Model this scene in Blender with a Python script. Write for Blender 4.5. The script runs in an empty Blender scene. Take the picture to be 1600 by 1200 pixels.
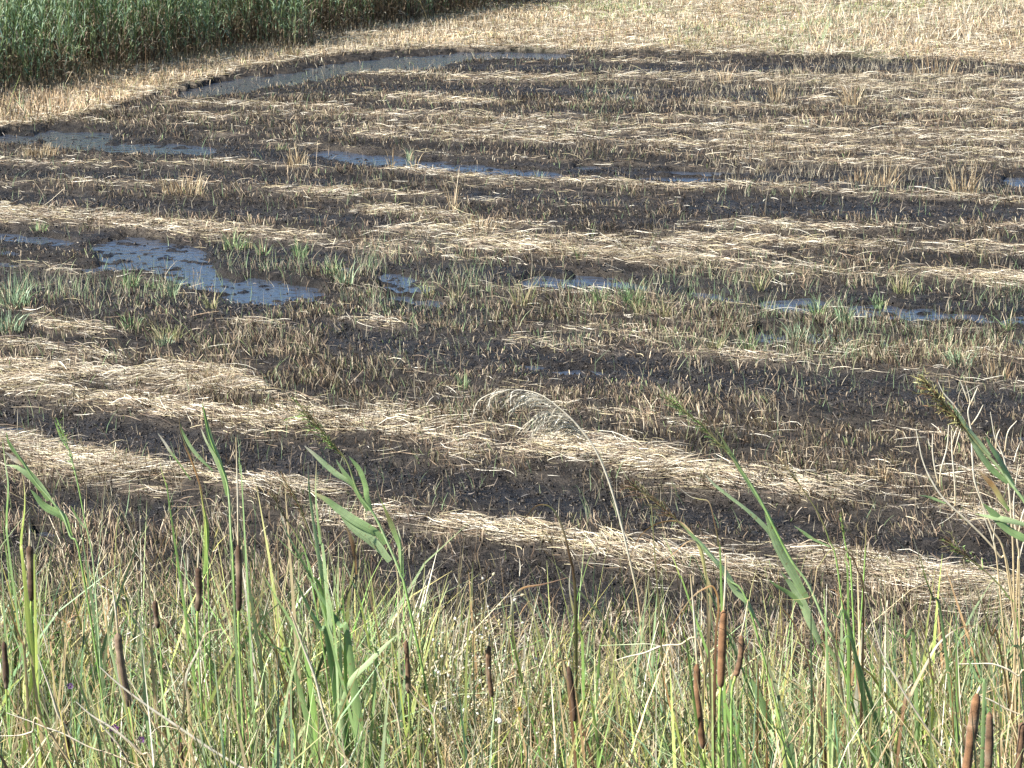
import bpy, math, random
import numpy as np
from mathutils import Vector

random.seed(7)
rng = np.random.default_rng(11)
SC = bpy.context.scene
COL = SC.collection

# ------------------------------------------------------------------ camera
CAM_H = 4.0
PITCH = math.radians(13.3)
FPX = 3608.0                      # focal length in pixels of the 1600 px wide photograph
cam_d = bpy.data.cameras.new('camera')
cam_d.sensor_width = 36.0
cam_d.lens = FPX / 1600 * 36
cam_d.clip_end = 4000
cam_d.clip_start = 0.1
cam = bpy.data.objects.new('camera', cam_d)
cam.location = (0, 0, CAM_H)
cam.rotation_euler = (math.pi / 2 - PITCH, 0, 0)
COL.objects.link(cam)
SC.camera = cam

# ------------------------------------------------------------------ light
SUN_EL = math.radians(46)
SUN_AZ = math.radians(-114)        # clockwise from +Y: the sun stands to the left
w = bpy.data.worlds.new('World')
SC.world = w
w.use_nodes = True
nt = w.node_tree
bg = nt.nodes['Background']
sky = nt.nodes.new('ShaderNodeTexSky')
sky.sky_type = 'NISHITA'
sky.sun_disc = False
sky.sun_elevation = SUN_EL
sky.sun_rotation = SUN_AZ
sky.air_density = 1.0
sky.dust_density = 0.1
sky.ozone_density = 2.5
tint = nt.nodes.new('ShaderNodeMix'); tint.data_type = 'RGBA'; tint.blend_type = 'MULTIPLY'; tint.inputs[0].default_value = 1
tint.inputs[7].default_value = (0.80, 0.95, 1.10, 1)      # deep clear blue sky
nt.links.new(sky.outputs[0], tint.inputs[6]); nt.links.new(tint.outputs[2], bg.inputs[0])
bg.inputs[1].default_value = 0.052
sl = bpy.data.lights.new('sun', 'SUN')
sl.energy = 5.0
sl.angle = math.radians(0.5)
sl.color = (1.0, 0.968, 0.93)
sun = bpy.data.objects.new('sun', sl)
sd = Vector((math.sin(SUN_AZ) * math.cos(SUN_EL), math.cos(SUN_AZ) * math.cos(SUN_EL), math.sin(SUN_EL)))
sun.rotation_euler = (-sd).to_track_quat('-Z', 'Y').to_euler()
sun.location = sd * 60
COL.objects.link(sun)
SC.view_settings.view_transform = 'Standard'
SC.view_settings.look = 'None'
SC.view_settings.gamma = 1
SC.view_settings.exposure = 1.25
SC.cycles.max_bounces = 6
SC.cycles.transmission_bounces = 3
SC.cycles.diffuse_bounces = 2
SC.cycles.glossy_bounces = 2

# ------------------------------------------------------------------ helpers
CP, SP = math.cos(PITCH), math.sin(PITCH)

def project(x, y, z=0.0):
    dep = y * CP - (z - CAM_H) * SP
    up = y * SP + (z - CAM_H) * CP
    return 800 + FPX * x / dep, 600 - FPX * up / dep

def ray(u, v):
    dx = u - 800.0
    dy = FPX * CP - (v - 600.0) * SP
    dz = -FPX * SP - (v - 600.0) * CP
    return dx, dy, dz

def to_ground(u, v, z=0.0):
    dx, dy, dz = ray(u, v)
    t = (z - CAM_H) / dz
    return dx * t, dy * t

def at_y(u, v, Y):
    dx, dy, dz = ray(u, v)
    t = Y / dy
    return np.array((dx * t, Y, CAM_H + dz * t))

def _hash(ix, iy, seed):
    h = (ix * 374761393 + iy * 668265263 + seed * 2147483647 + 1013904223) & 0xFFFFFFFF
    h = ((h ^ (h >> 13)) * 1274126177) & 0xFFFFFFFF
    h = h ^ (h >> 16)
    return (h & 0xFFFFFF) / float(0xFFFFFF)

def vnoise(x, y, seed=0):
    x = np.asarray(x, dtype=np.float64); y = np.asarray(y, dtype=np.float64)
    ix = np.floor(x).astype(np.int64); iy = np.floor(y).astype(np.int64)
    fx = x - ix; fy = y - iy
    fx = fx * fx * (3 - 2 * fx); fy = fy * fy * (3 - 2 * fy)
    a = _hash(ix, iy, seed); b = _hash(ix + 1, iy, seed)
    c = _hash(ix, iy + 1, seed); d = _hash(ix + 1, iy + 1, seed)
    return (a * (1 - fx) + b * fx) * (1 - fy) + (c * (1 - fx) + d * fx) * fy

def fbm(x, y, seed=0, oct=4, gain=0.5):
    s = 0; a = 1; t = 0
    for i in range(oct):
        s = s + a * vnoise(x, y, seed + i * 17); t += a
        a *= gain
        x = x * 2.03 + 13.7; y = y * 2.03 - 7.1
    return s / t

def smooth(a, b, x):
    t = np.clip((x - a) / (b - a), 0, 1)
    return t * t * (3 - 2 * t)

# ------------------------------------------------------------------ materials
def nodes_of(m):
    m.use_nodes = True
    n = m.node_tree.nodes; l = m.node_tree.links
    n.clear()
    return n, l

def plant_mat(name, translucent=0.3, rough=0.5, spec=0.3, mottling=0.25, scale=40):
    m = bpy.data.materials.new(name)
    n, l = nodes_of(m)
    out = n.new('ShaderNodeOutputMaterial')
    at = n.new('ShaderNodeAttribute'); at.attribute_name = 'Col'
    tc = n.new('ShaderNodeTexCoord')
    no = n.new('ShaderNodeTexNoise'); no.inputs['Scale'].default_value = scale
    no.inputs['Detail'].default_value = 3
    l.new(tc.outputs['Object'], no.inputs['Vector'])
    mr = n.new('ShaderNodeMapRange')
    mr.inputs[1].default_value = 0.3; mr.inputs[2].default_value = 0.7
    mr.inputs[3].default_value = 1 - mottling; mr.inputs[4].default_value = 1 + mottling
    l.new(no.outputs['Fac'], mr.inputs[0])
    vm = n.new('ShaderNodeVectorMath'); vm.operation = 'SCALE'
    l.new(at.outputs['Color'], vm.inputs[0]); l.new(mr.outputs[0], vm.inputs['Scale'])
    p = n.new('ShaderNodeBsdfPrincipled')
    p.inputs['Roughness'].default_value = rough
    p.inputs['Specular IOR Level'].default_value = spec
    l.new(vm.outputs[0], p.inputs['Base Color'])
    if translucent > 0:
        tr = n.new('ShaderNodeBsdfTranslucent')
        l.new(vm.outputs[0], tr.inputs['Color'])
        mx = n.new('ShaderNodeMixShader'); mx.inputs[0].default_value = translucent
        l.new(p.outputs[0], mx.inputs[1]); l.new(tr.outputs[0], mx.inputs[2])
        l.new(mx.outputs[0], out.inputs[0])
    else:
        l.new(p.outputs[0], out.inputs[0])
    return m

M_LEAF = plant_mat('leaf_blade', 0.14, 0.45, 0.28, 0.18, 30)
M_STRAW = plant_mat('dry_straw', 0.12, 0.5, 0.35, 0.25, 60)
M_STUB = plant_mat('cut_stubble', 0.1, 0.6, 0.25, 0.3, 60)
M_REED = plant_mat('reed_blade', 0.45, 0.5, 0.3, 0.3, 3)
M_STEM = plant_mat('dry_stem', 0.0, 0.55, 0.3, 0.2, 60)
M_SHELL = plant_mat('snail_shell', 0.0, 0.4, 0.4, 0.15, 300)
M_PETAL = plant_mat('flower_petal', 0.3, 0.6, 0.2, 0.1, 100)

def velvet_mat():
    m = bpy.data.materials.new('cattail_velvet')
    n, l = nodes_of(m)
    out = n.new('ShaderNodeOutputMaterial')
    p = n.new('ShaderNodeBsdfPrincipled')
    at = n.new('ShaderNodeAttribute'); at.attribute_name = 'Col'
    tc = n.new('ShaderNodeTexCoord')
    no = n.new('ShaderNodeTexNoise'); no.inputs['Scale'].default_value = 260
    l.new(tc.outputs['Object'], no.inputs['Vector'])
    no2 = n.new('ShaderNodeTexNoise'); no2.inputs['Scale'].default_value = 28
    l.new(tc.outputs['Object'], no2.inputs['Vector'])
    ad = n.new('ShaderNodeMath'); ad.operation = 'ADD'
    l.new(no.outputs['Fac'], ad.inputs[0]); l.new(no2.outputs['Fac'], ad.inputs[1])
    mr = n.new('ShaderNodeMapRange'); mr.inputs[1].default_value = 0.6; mr.inputs[2].default_value = 1.4
    mr.inputs[3].default_value = 0.65; mr.inputs[4].default_value = 1.35
    l.new(ad.outputs[0], mr.inputs[0])
    vm = n.new('ShaderNodeVectorMath'); vm.operation = 'SCALE'
    l.new(at.outputs['Color'], vm.inputs[0]); l.new(mr.outputs[0], vm.inputs['Scale'])
    l.new(vm.outputs[0], p.inputs['Base Color'])
    p.inputs['Roughness'].default_value = 0.9
    p.inputs['Specular IOR Level'].default_value = 0.1
    p.inputs['Sheen Weight'].default_value = 0.25
    bp = n.new('ShaderNodeBump'); bp.inputs['Strength'].default_value = 0.6; bp.inputs['Distance'].default_value = 0.002
    l.new(no.outputs['Fac'], bp.inputs['Height']); l.new(bp.outputs[0], p.inputs['Normal'])
    l.new(p.outputs[0], out.inputs[0])
    return m
M_VELVET = velvet_mat()

def ground_mat():
    m = bpy.data.materials.new('muddy_ground')
    n, l = nodes_of(m)
    out = n.new('ShaderNodeOutputMaterial')
    p = n.new('ShaderNodeBsdfPrincipled')
    tc = n.new('ShaderNodeTexCoord')
    def noise(scale, detail=4, vec=None, rough=0.6):
        q = n.new('ShaderNodeTexNoise'); q.inputs['Scale'].default_value = scale
        q.inputs['Detail'].default_value = detail; q.inputs['Roughness'].default_value = rough
        l.new(vec if vec else tc.outputs['Object'], q.inputs['Vector']); return q.outputs['Fac']
    def attr(name):
        a = n.new('ShaderNodeAttribute'); a.attribute_name = name; return a.outputs['Fac']
    def ramp(fac, stops):
        r = n.new('ShaderNodeValToRGB')
        e = r.color_ramp.elements
        e[0].position, e[0].color = stops[0][0], (*stops[0][1], 1)
        e[1].position, e[1].color = stops[-1][0], (*stops[-1][1], 1)
        for s in stops[1:-1]:
            k = e.new(s[0]); k.color = (*s[1], 1)
        l.new(fac, r.inputs[0]); return r.outputs[0]
    def mixc(f, a, b):
        q = n.new('ShaderNodeMix'); q.data_type = 'RGBA'
        l.new(f, q.inputs[0]); l.new(a, q.inputs[6]); l.new(b, q.inputs[7]); return q.outputs[2]
    def math_(op, a, b, clamp=False):
        q = n.new('ShaderNodeMath'); q.operation = op; q.use_clamp = clamp
        for i, s in enumerate((a, b)):
            if isinstance(s, (int, float)): q.inputs[i].default_value = s
            else: l.new(s, q.inputs[i])
        return q.outputs[0]
    mud = ramp(noise(9, 6), [(0.28, (0.004, 0.0034, 0.0028)), (0.5, (0.013, 0.011, 0.009)), (0.72, (0.045, 0.037, 0.029))])
    mp = n.new('ShaderNodeMapping'); mp.inputs['Scale'].default_value = (1, 5, 1)
    mp.inputs['Rotation'].default_value = (0, 0, math.radians(24))
    l.new(tc.outputs['Object'], mp.inputs['Vector'])
    f2 = noise(16, 5, mp.outputs[0], 0.8)
    litter = ramp(f2, [(0.3, (0.03, 0.024, 0.018)), (0.48, (0.14, 0.11, 0.08)), (0.6, (0.32, 0.27, 0.2)), (0.75, (0.5, 0.44, 0.34))])
    st = attr('straw')
    f = math_('MULTIPLY', st, math_('ADD', noise(30, 3), 0.45), True)
    dry = ramp(noise(1.7, 5), [(0.45, (0, 0, 0)), (0.62, (1, 1, 1))])
    mud = mixc(math_('MULTIPLY', dry, 0.5), mud, ramp(noise(60, 3), [(0.3, (0.018, 0.015, 0.0115)), (0.7, (0.075, 0.061, 0.046))]))
    c = mixc(f, mud, litter)
    gr = ramp(noise(20, 4), [(0.3, (0.05, 0.09, 0.03)), (0.7, (0.16, 0.22, 0.08))])
    c = mixc(attr('green'), c, gr)
    l.new(c, p.inputs['Base Color'])
    wet = attr('wet')
    r = n.new('ShaderNodeMapRange')
    l.new(math_('ADD', wet, math_('MULTIPLY', math_('SUBTRACT', noise(6, 3), 0.5), 0.8)), r.inputs[0])
    r.inputs[3].default_value = 0.9; r.inputs[4].default_value = 0.42
    l.new(r.outputs[0], p.inputs['Roughness'])
    p.inputs['Specular IOR Level'].default_value = 0.25
    bp = n.new('ShaderNodeBump'); bp.inputs['Strength'].default_value = 1.0; bp.inputs['Distance'].default_value = 0.035
    h = math_('ADD', noise(28, 5), math_('MULTIPLY', noise(90, 3), 0.4))
    l.new(h, bp.inputs['Height']); l.new(bp.outputs[0], p.inputs['Normal'])
    l.new(p.outputs[0], out.inputs[0])
    return m
M_GROUND = ground_mat()

def water_mat():
    m = bpy.data.materials.new('puddle_water')
    n, l = nodes_of(m)
    out = n.new('ShaderNodeOutputMaterial')
    p = n.new('ShaderNodeBsdfPrincipled')
    p.inputs['Base Color'].default_value = (0.045, 0.056, 0.076, 1)  # silty grey, with blue put in for the reflected sky
    p.inputs['Specular IOR Level'].default_value = 1.0
    p.inputs['Roughness'].default_value = 0.15
    p.inputs['IOR'].default_value = 1.4
    tc = n.new('ShaderNodeTexCoord')
    no = n.new('ShaderNodeTexNoise'); no.inputs['Scale'].default_value = 9; no.inputs['Detail'].default_value = 3
    l.new(tc.outputs['Object'], no.inputs['Vector'])
    bp = n.new('ShaderNodeBump'); bp.inputs['Strength'].default_value = 0.8; bp.inputs['Distance'].default_value = 0.02
    l.new(no.outputs['Fac'], bp.inputs['Height']); l.new(bp.outputs[0], p.inputs['Normal'])
    l.new(p.outputs[0], out.inputs[0])
    return m
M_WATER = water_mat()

# ------------------------------------------------------------------ mesh building
def raw_mesh(name, V, F, mat, cols=None, smooth_=True, attrs=None):
    """V (n,3), F (m,k) faces all with k corners"""
    me = bpy.data.meshes.new(name)
    V = np.ascontiguousarray(V, dtype=np.float32); F = np.ascontiguousarray(F, dtype=np.int32)
    k = F.shape[1]
    me.vertices.add(len(V)); me.vertices.foreach_set('co', V.ravel())
    me.loops.add(F.size); me.loops.foreach_set('vertex_index', F.ravel())
    me.polygons.add(len(F)); me.polygons.foreach_set('loop_start', np.arange(0, F.size, k, dtype=np.int32))
    if smooth_:
        me.polygons.foreach_set('use_smooth', np.ones(len(F), dtype=bool))
    me.update(calc_edges=True)
    if cols is not None:
        ca = me.color_attributes.new('Col', 'FLOAT_COLOR', 'POINT')
        c4 = np.ones((len(V), 4), dtype=np.float32); c4[:, :3] = cols
        if mat.name.startswith('broad_leaf'): c4[:, 3] = np.tile([0.0, 0.5, 1.0], len(V) // 3)
        ca.data.foreach_set('color', c4.ravel())
    for kx, a in (attrs or {}).items():
        at = me.attributes.new(kx, 'FLOAT', 'POINT')
        at.data.foreach_set('value', np.ascontiguousarray(a, dtype=np.float32))
    me.materials.append(mat)
    return me

def link(name, me, parent=None):
    o = bpy.data.objects.new(name, me)
    COL.objects.link(o)
    if parent is not None:
        o.parent = parent
    return o

def tag(o, label=None, cat=None, group=None, kind=None):
    if label: o['label'] = label
    if cat: o['category'] = cat
    if group: o['group'] = group
    if kind: o['kind'] = kind
    return o

class Batch:
    """collects quads of ribbons and tubes into one mesh"""
    def __init__(s): s.V = []; s.F = []; s.C = []; s.n = 0
    def add(s, V, F, C):
        s.V.append(V.reshape(-1, 3)); s.F.append(F.reshape(-1, 4) + s.n); s.C.append(C.reshape(-1, 3)); s.n += V.size // 3
    def ribbons(s, P, W, S, C):
        """P (N,K,3) centres, W (N,K) half widths, S (N,K,3) side vectors, C (N,K,3)"""
        N, K, _ = P.shape
        off = S * W[..., None]
        V = np.stack([P - off, P + off], axis=2)
        idx = np.arange(N * K * 2).reshape(N, K, 2)
        F = np.stack([idx[:, :-1, 0], idx[:, :-1, 1], idx[:, 1:, 1], idx[:, 1:, 0]], axis=-1)
        s.add(V, F, np.repeat(C[:, :, None, :], 2, axis=2))
    def folded(s, P, W, S, Nn, C, fold=0.25):
        """a leaf with a keel: (K,3) centres"""
        K = len(P)
        off = S * W[:, None]; up = Nn * (W * fold)[:, None]
        V = np.stack([P - off + up, P, P + off + up], axis=1)
        idx = np.arange(K * 3).reshape(K, 3)
        F = np.concatenate([np.stack([idx[:-1, j], idx[:-1, j + 1], idx[1:, j + 1], idx[1:, j]], -1) for j in (0, 1)])
        s.add(V, F, np.repeat(C[:, None, :], 3, axis=1))
    def tube(s, P, R, C, sides=6):
        P = np.asarray(P, float); K = len(P)
        T = np.gradient(P, axis=0); T /= np.linalg.norm(T, axis=1)[:, None] + 1e-9
        ref = np.array((0.3, 1.0, 0.15)); A = np.cross(T, ref); A /= np.linalg.norm(A, axis=1)[:, None] + 1e-9
        B = np.cross(T, A)
        a = np.linspace(0, 2 * math.pi, sides, endpoint=False)
        V = P[:, None] + R[:, None, None] * (np.cos(a)[None, :, None] * A[:, None] + np.sin(a)[None, :, None] * B[:, None])
        idx = np.arange(K * sides).reshape(K, sides); nx = np.roll(idx, -1, axis=1)
        F = np.stack([idx[:-1], nx[:-1], nx[1:], idx[1:]], -1)
        C = np.broadcast_to(C if np.ndim(C) == 2 else np.asarray(C)[None], (K, 3))
        s.add(V, F, np.repeat(C[:, None, :], sides, axis=1))
    def build(s, name, mat, parent=None, origin=None):
        V = np.concatenate(s.V)
        if origin is not None: V = V - np.asarray(origin)
        me = raw_mesh(name, V, np.concatenate(s.F), mat, np.concatenate(s.C))
        o = link(name, me, parent)
        if origin is not None and parent is None: o.location = tuple(float(a) for a in origin)
        return o

def pal(P, n, w=None):
    P = np.array(P); w = None if w is None else np.array(w) / sum(w)
    return P[rng.choice(len(P), n, p=w)]

# ------------------------------------------------------------------ the map of the field (traced from the photograph, laid on the ground)
def ext(pts):
    p = [tuple(map(float, q)) for q in pts]
    lo = hi = False
    if p[0][0] <= 0:
        s = (p[1][1] - p[0][1]) / (p[1][0] - p[0][0]); p = [(p[0][0] - 900, p[0][1] - 900 * s)] + p; lo = True
    if p[-1][0] >= 1600:
        s = (p[-1][1] - p[-2][1]) / (p[-1][0] - p[-2][0]); p = p + [(p[-1][0] + 900, p[-1][1] + 900 * s)]; hi = True
    return p, lo, hi

def band(u, v, pts, hw, soft=60.0):
    p, lo, hi = ext(pts)
    a = np.array([q[0] for q in p]); b = np.array([q[1] for q in p])
    vi = np.interp(u, a, b)
    r = np.exp(-(((v - vi) / hw) ** 2))
    if not lo: r = r * smooth(a[0] - soft * .5, a[0] + soft * .5, u)
    if not hi: r = r * (1 - smooth(a[-1] - soft * .5, a[-1] + soft * .5, u))
    return r

EDGE, _, _ = ext([(0, 206), (100, 190), (200, 164), (285, 138), (380, 112), (500, 92), (620, 79), (800, 77), (960, 82), (1100, 85), (1300, 89), (1480, 97), (1600, 104)])
REEDLINE, _, _ = ext([(0, 150), (200, 118), (400, 84), (560, 52), (700, 28), (800, 12), (1000, -14), (1600, -60)])
STRAW = [
 ([(930, 97), (1130, 104), (1250, 110)], 3, .8), ([(540, 117), (800, 121), (1060, 124), (1600, 124)], 3.2, 1.0),
 ([(690, 126), (1060, 131), (1600, 133)], 3.5, 1.0), ([(1300, 140), (1600, 146)], 8, .8),
 ([(560, 152), (700, 160), (780, 164)], 7, .75), ([(1060, 163), (1300, 180), (1600, 182)], 3.5, .9), ([(1250, 160), (1600, 165)], 10, .7),
 ([(250, 165), (500, 172), (800, 182), (1070, 190), (1600, 196)], 4, .75), ([(300, 184), (540, 184), (800, 193), (1070, 204), (1600, 212)], 4, .8),
 ([(540, 200), (800, 208), (1070, 216), (1600, 226)], 6, .8), ([(560, 215), (800, 222), (1070, 230), (1600, 243)], 6, .85),
 ([(1150, 250), (1400, 258), (1600, 262)], 10, .7), ([(30, 158), (200, 178), (330, 186)], 5, .4),
 ([(300, 205), (420, 225), (560, 235)], 9, .45), ([(30, 232), (80, 238)], 14, .5),
 ([(0, 258), (200, 262), (420, 255), (520, 268)], 5, .5), ([(0, 285), (150, 292), (330, 296), (560, 312)], 10, .55),
 ([(620, 268), (760, 286), (950, 292), (1070, 300), (1150, 296), (1350, 309), (1600, 317)], 3.5, 1.1),
 ([(480, 300), (640, 312), (800, 318)], 6, .6), ([(560, 330), (700, 342), (780, 354), (880, 356)], 9, .8), ([(880, 322), (1060, 316)], 6, .6),
 ([(1060, 356), (1300, 364), (1600, 358)], 6, .65), ([(1060, 378), (1300, 386), (1600, 394)], 8, .75),
 ([(0, 336), (130, 346), (250, 357), (340, 366), (530, 378), (700, 388), (830, 396), (1000, 412), (1200, 424), (1400, 436), (1600, 448)], 13, 1.15),
 ([(600, 362), (800, 374), (1000, 384), (1200, 402)], 6, .8),
 ([(0, 332), (120, 345)], 10, .7),
 ([(0, 350), (100, 342)], 6, .6),
 ([(430, 491), (530, 500), (640, 512)], 5, 1.1), ([(360, 508), (470, 514)], 4, 1.0), ([(530, 508), (640, 516)], 4, .6),
 ([(780, 535), (860, 548), (1000, 556), (1200, 568), (1400, 584), (1600, 604)], 9, 1.1), ([(900, 520), (1200, 540), (1600, 566)], 22, .4),
 ([(50, 505), (170, 525)], 10, .9), ([(0, 550), (60, 552), (180, 560)], 8, .7), ([(90, 568), (170, 566), (200, 575)], 9, .9),
 ([(0, 588), (200, 604), (330, 618), (400, 610)], 20, 1.3), ([(0, 612), (180, 640), (330, 658), (420, 662)], 12, 1.3), ([(240, 585), (330, 590), (380, 600)], 12, .9),
 ([(380, 655), (600, 688), (700, 708), (850, 716), (1000, 742), (1200, 776), (1400, 802), (1600, 830)], 16, 1.0),
 ([(400, 640), (600, 660), (760, 684), (1000, 720), (1300, 752), (1600, 760)], 24, .6),
 ([(620, 590), (900, 640), (1200, 680), (1600, 700)], 30, .28),
 ([(0, 706), (100, 720), (260, 750), (400, 772), (620, 802), (800, 836), (1000, 866), (1200, 880), (1400, 896), (1600, 930)], 24, 1.15),
 ([(0, 720), (60, 720), (300, 790), (600, 830)], 40, .5), ([(900, 880), (1200, 905), (1400, 930), (1600, 965)], 26, .7),
]
DARK = [
 ([(960, 110), (1100, 112), (1300, 103), (1500, 108)], 6), ([(600, 104), (960, 108)], 5), ([(285, 150), (500, 140), (800, 144), (1060, 150), (1250, 152)], 8), ([(1000, 196), (1250, 188)], 3),
 ([(540, 172), (800, 176), (1000, 180)], 4),
 ([(0, 210), (300, 232), (480, 250), (640, 255), (800, 270), (1000, 276), (1200, 280), (1600, 290)], 13),
 ([(0, 272), (300, 278), (560, 290)], 8), ([(1060, 320), (1300, 328), (1600, 336)], 15), ([(700, 308), (900, 312), (1060, 320)], 8), ([(560, 350), (640, 356)], 7),
 ([(0, 312), (300, 326), (560, 345)], 9), ([(800, 340), (1100, 348), (1300, 352)], 5),
 ([(0, 375), (160, 380), (330, 395), (520, 410), (700, 425), (900, 440), (1200, 462), (1600, 480)], 16),
 ([(0, 440), (200, 468), (400, 485), (620, 530)], 22), ([(500, 525), (700, 548), (900, 575), (1100, 590), (1200, 598), (1400, 606), (1600, 630)], 34), ([(560, 480), (760, 500)], 20),
 ([(0, 660), (60, 668), (300, 698), (500, 728), (700, 762), (900, 786), (1100, 806), (1300, 846), (1600, 892)], 26), ([(60, 780), (300, 820)], 14), ([(600, 900), (900, 930), (1200, 980), (1500, 1020)], 40),
]
WATER = [
 ([(285, 146), (360, 133), (450, 123), (560, 106)], 8, 1.2), ([(510, 106), (600, 100), (700, 92)], 9, 1.3), ([(640, 92), (760, 84), (880, 86)], 6, 1.2), ([(960, 150), (990, 150)], 2.5, 1.2),
 ([(60, 209), (170, 213)], 7, 1.2), ([(0, 214), (60, 216)], 8, .8), ([(80, 224), (200, 231), (330, 234)], 6, 1.2), ([(490, 240), (560, 243), (640, 248)], 5, 1.3), ([(540, 246), (700, 259), (880, 274)], 6, 1.3),
 ([(900, 259), (950, 259)], 3.5, 1.1), ([(1030, 266), (1160, 268)], 3, 1.0), ([(1000, 277), (1170, 279)], 4, 1.2), ([(1570, 280), (1600, 282)], 6, 1.2), ([(920, 274), (960, 280)], 3, .8), ([(1400, 290), (1460, 290)], 4, .7),
 ([(0, 366), (50, 371), (110, 376)], 5, 1.1), ([(0, 392), (30, 394)], 4, .9), ([(0, 411), (40, 410)], 4, 1.0), ([(120, 418), (200, 416)], 5, 1.1), ([(155, 383), (240, 385), (310, 398)], 11, 1.25), ([(165, 400), (250, 405), (330, 420)], 13, 1.3),
 ([(270, 428), (360, 440), (430, 452), (500, 458)], 11, 1.3), ([(350, 462), (440, 470)], 7, 1.1), ([(590, 431), (650, 437)], 7, 1.1), ([(595, 446), (680, 450)], 6, 1.1), ([(610, 465), (700, 474)], 6, 1.1), ([(530, 416), (560, 420)], 5, .9),
 ([(820, 436), (870, 440), (950, 444)], 8, 1.2), ([(900, 432), (1010, 448)], 7, 1.1), ([(1080, 456), (1160, 466)], 6, 1.0), ([(1190, 472), (1290, 479)], 9, 1.25), ([(1330, 485), (1470, 492)], 9, 1.3), ([(1480, 494), (1600, 498)], 7, 1.2),
 ([(1180, 524), (1235, 530)], 9, 1.2), ([(1240, 528), (1345, 536)], 8, 1.2), ([(1370, 536), (1430, 540)], 6, 1.0), ([(1570, 528), (1600, 532)], 5, .9), ([(800, 568), (880, 576), (960, 582)], 7, .62), ([(1540, 676), (1600, 682)], 6, .9),
 ([(0, 668), (60, 674)], 8, .6), ([(900, 640), (1010, 648)], 6, .5), ([(50, 828), (90, 834)], 7, .8), ([(1020, 1010), (1080, 1018)], 10, .8), ([(840, 990), (880, 994)], 6, .7),
]

def field(x, y):
    """coverage of straw, stubble, water and wet mud at points of the ground"""
    u, v = project(x, y, 0.0)
    u = np.clip(u, -900, 2500)
    wb = (fbm(x * 1.1, y * 1.1, 3, 3) - 0.5)
    v2 = v + wb * 22 * smooth(200, 800, v) + wb * 3
    ang = row_angle(y)
    a = x * np.cos(ang) + y * np.sin(ang); b = -x * np.sin(ang) + y * np.cos(ang)
    streak = fbm(a * 0.30, b * 5.5, 21, 4)
    patch = fbm(x * 2.6, y * 2.6, 31, 4)
    fine = fbm(a * 4, b * 12, 41, 3)
    patch2 = fbm(a * .8, b * 3.5, 37, 4)
    straw = 0.02 + 0.42 * smooth(0.56, 0.76, streak) * (1 - .5 * smooth(500, 800, v))
    for pts, hw, am in STRAW:
        nearish = pts[0][1] > 575
        straw = straw + am * band(u, v2, pts, hw * (.82 if nearish else .68)) * ((.16 + 1.15 * smooth(0.42, 0.60, .5 * patch + .5 * patch2)) if nearish else (.12 + 1.1 * smooth(.36, .6, patch2)))
    dark = np.zeros_like(x)
    for pts, hw in DARK:
        dark = np.maximum(dark, band(u, v2, pts, hw))
    straw = straw * (1 - 0.88 * dark)
    water = np.zeros_like(x)
    for pts, hw, am in WATER:
        water = np.maximum(water, am * band(u, v + wb * 5 + (patch - .5) * hw * 1.3 + (fine - .5) * hw * .8, pts, hw * 1.35, min(90, 15 + .5 * (pts[-1][0] - pts[0][0]))) * (.75 + .5 * patch))
    far = 1 - smooth(-2, 3, v - np.interp(u, [p[0] for p in EDGE], [p[1] for p in EDGE]) + (fine - .5) * 8 + (patch - .5) * 16 * smooth(900, 1400, u))
    near = smooth(880, 1000, v)
    stub = 0.28 + 1.1 * (patch - 0.45)
    stub = stub * (1 - 0.9 * dark) + 0.6 * band(u, v2, [(400, 500), (800, 500), (1200, 535), (1600, 550)], 38) + 0.55 * band(u, v2, [(250, 560), (600, 600), (1000, 660), (1400, 700), (1600, 720)], 46)
    stub = stub + 0.6 * band(u, v2, [(0, 165), (600, 160), (1600, 205)], 50) * (patch + .2) + 0.5 * near + .5 * band(u, v2, [(0, 470), (340, 470)], 14) + .5 * band(u, v2, [(0, 745), (300, 760)], 22)
    stub = stub * (1 - 0.93 * smooth(.25, .6, water))
    # places of the photograph's meadow beyond the flooded part
    straw = np.where(far > .5, 0.9 + 0.5 * (streak - 0.35) * 1.6, straw * (1 - smooth(.3, .7, water)))
    stub = np.where(far > .5, 0.9, stub)
    water = water * (1 - far)
    wet = np.clip(0.25 + 0.9 * dark + water, 0, 1.4) * (1 - 0.8 * far)
    green = np.zeros_like(x)
    for cu, cv, ru, rv, am in [(1240, 48, 100, 8, .45), (1340, 18, 90, 6, .45), (1090, 58, 40, 7, .45), (900, 16, 90, 7, .5), (1060, 75, 60, 5, .5), (1500, 14, 90, 8, .3), (690, 30, 40, 5, .3)]:
        green = np.maximum(green, am * np.exp(-((u - cu) / ru) ** 2 - ((v - cv) / rv) ** 2) * (0.3 + 1.3 * patch))
    green = green + (0.05 * smooth(.6, .8, patch) + .4 * smooth(.55, .7, fbm(x * .35, y * .22, 43, 3)) * smooth(700, 1000, u)) * far
    return dict(u=u, v=v, straw=np.clip(straw, 0, 1.6), stub=np.clip(stub, 0, 1.6), water=water, wet=wet, far=far, green=np.clip(green, 0, 1), dark=dark, patch=patch, streak=streak)

def row_angle(y):
    return np.radians(np.interp(y, [10, 13, 22, 30, 40, 60], [-28, -28, -23, -18, -5, 0]))

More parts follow.
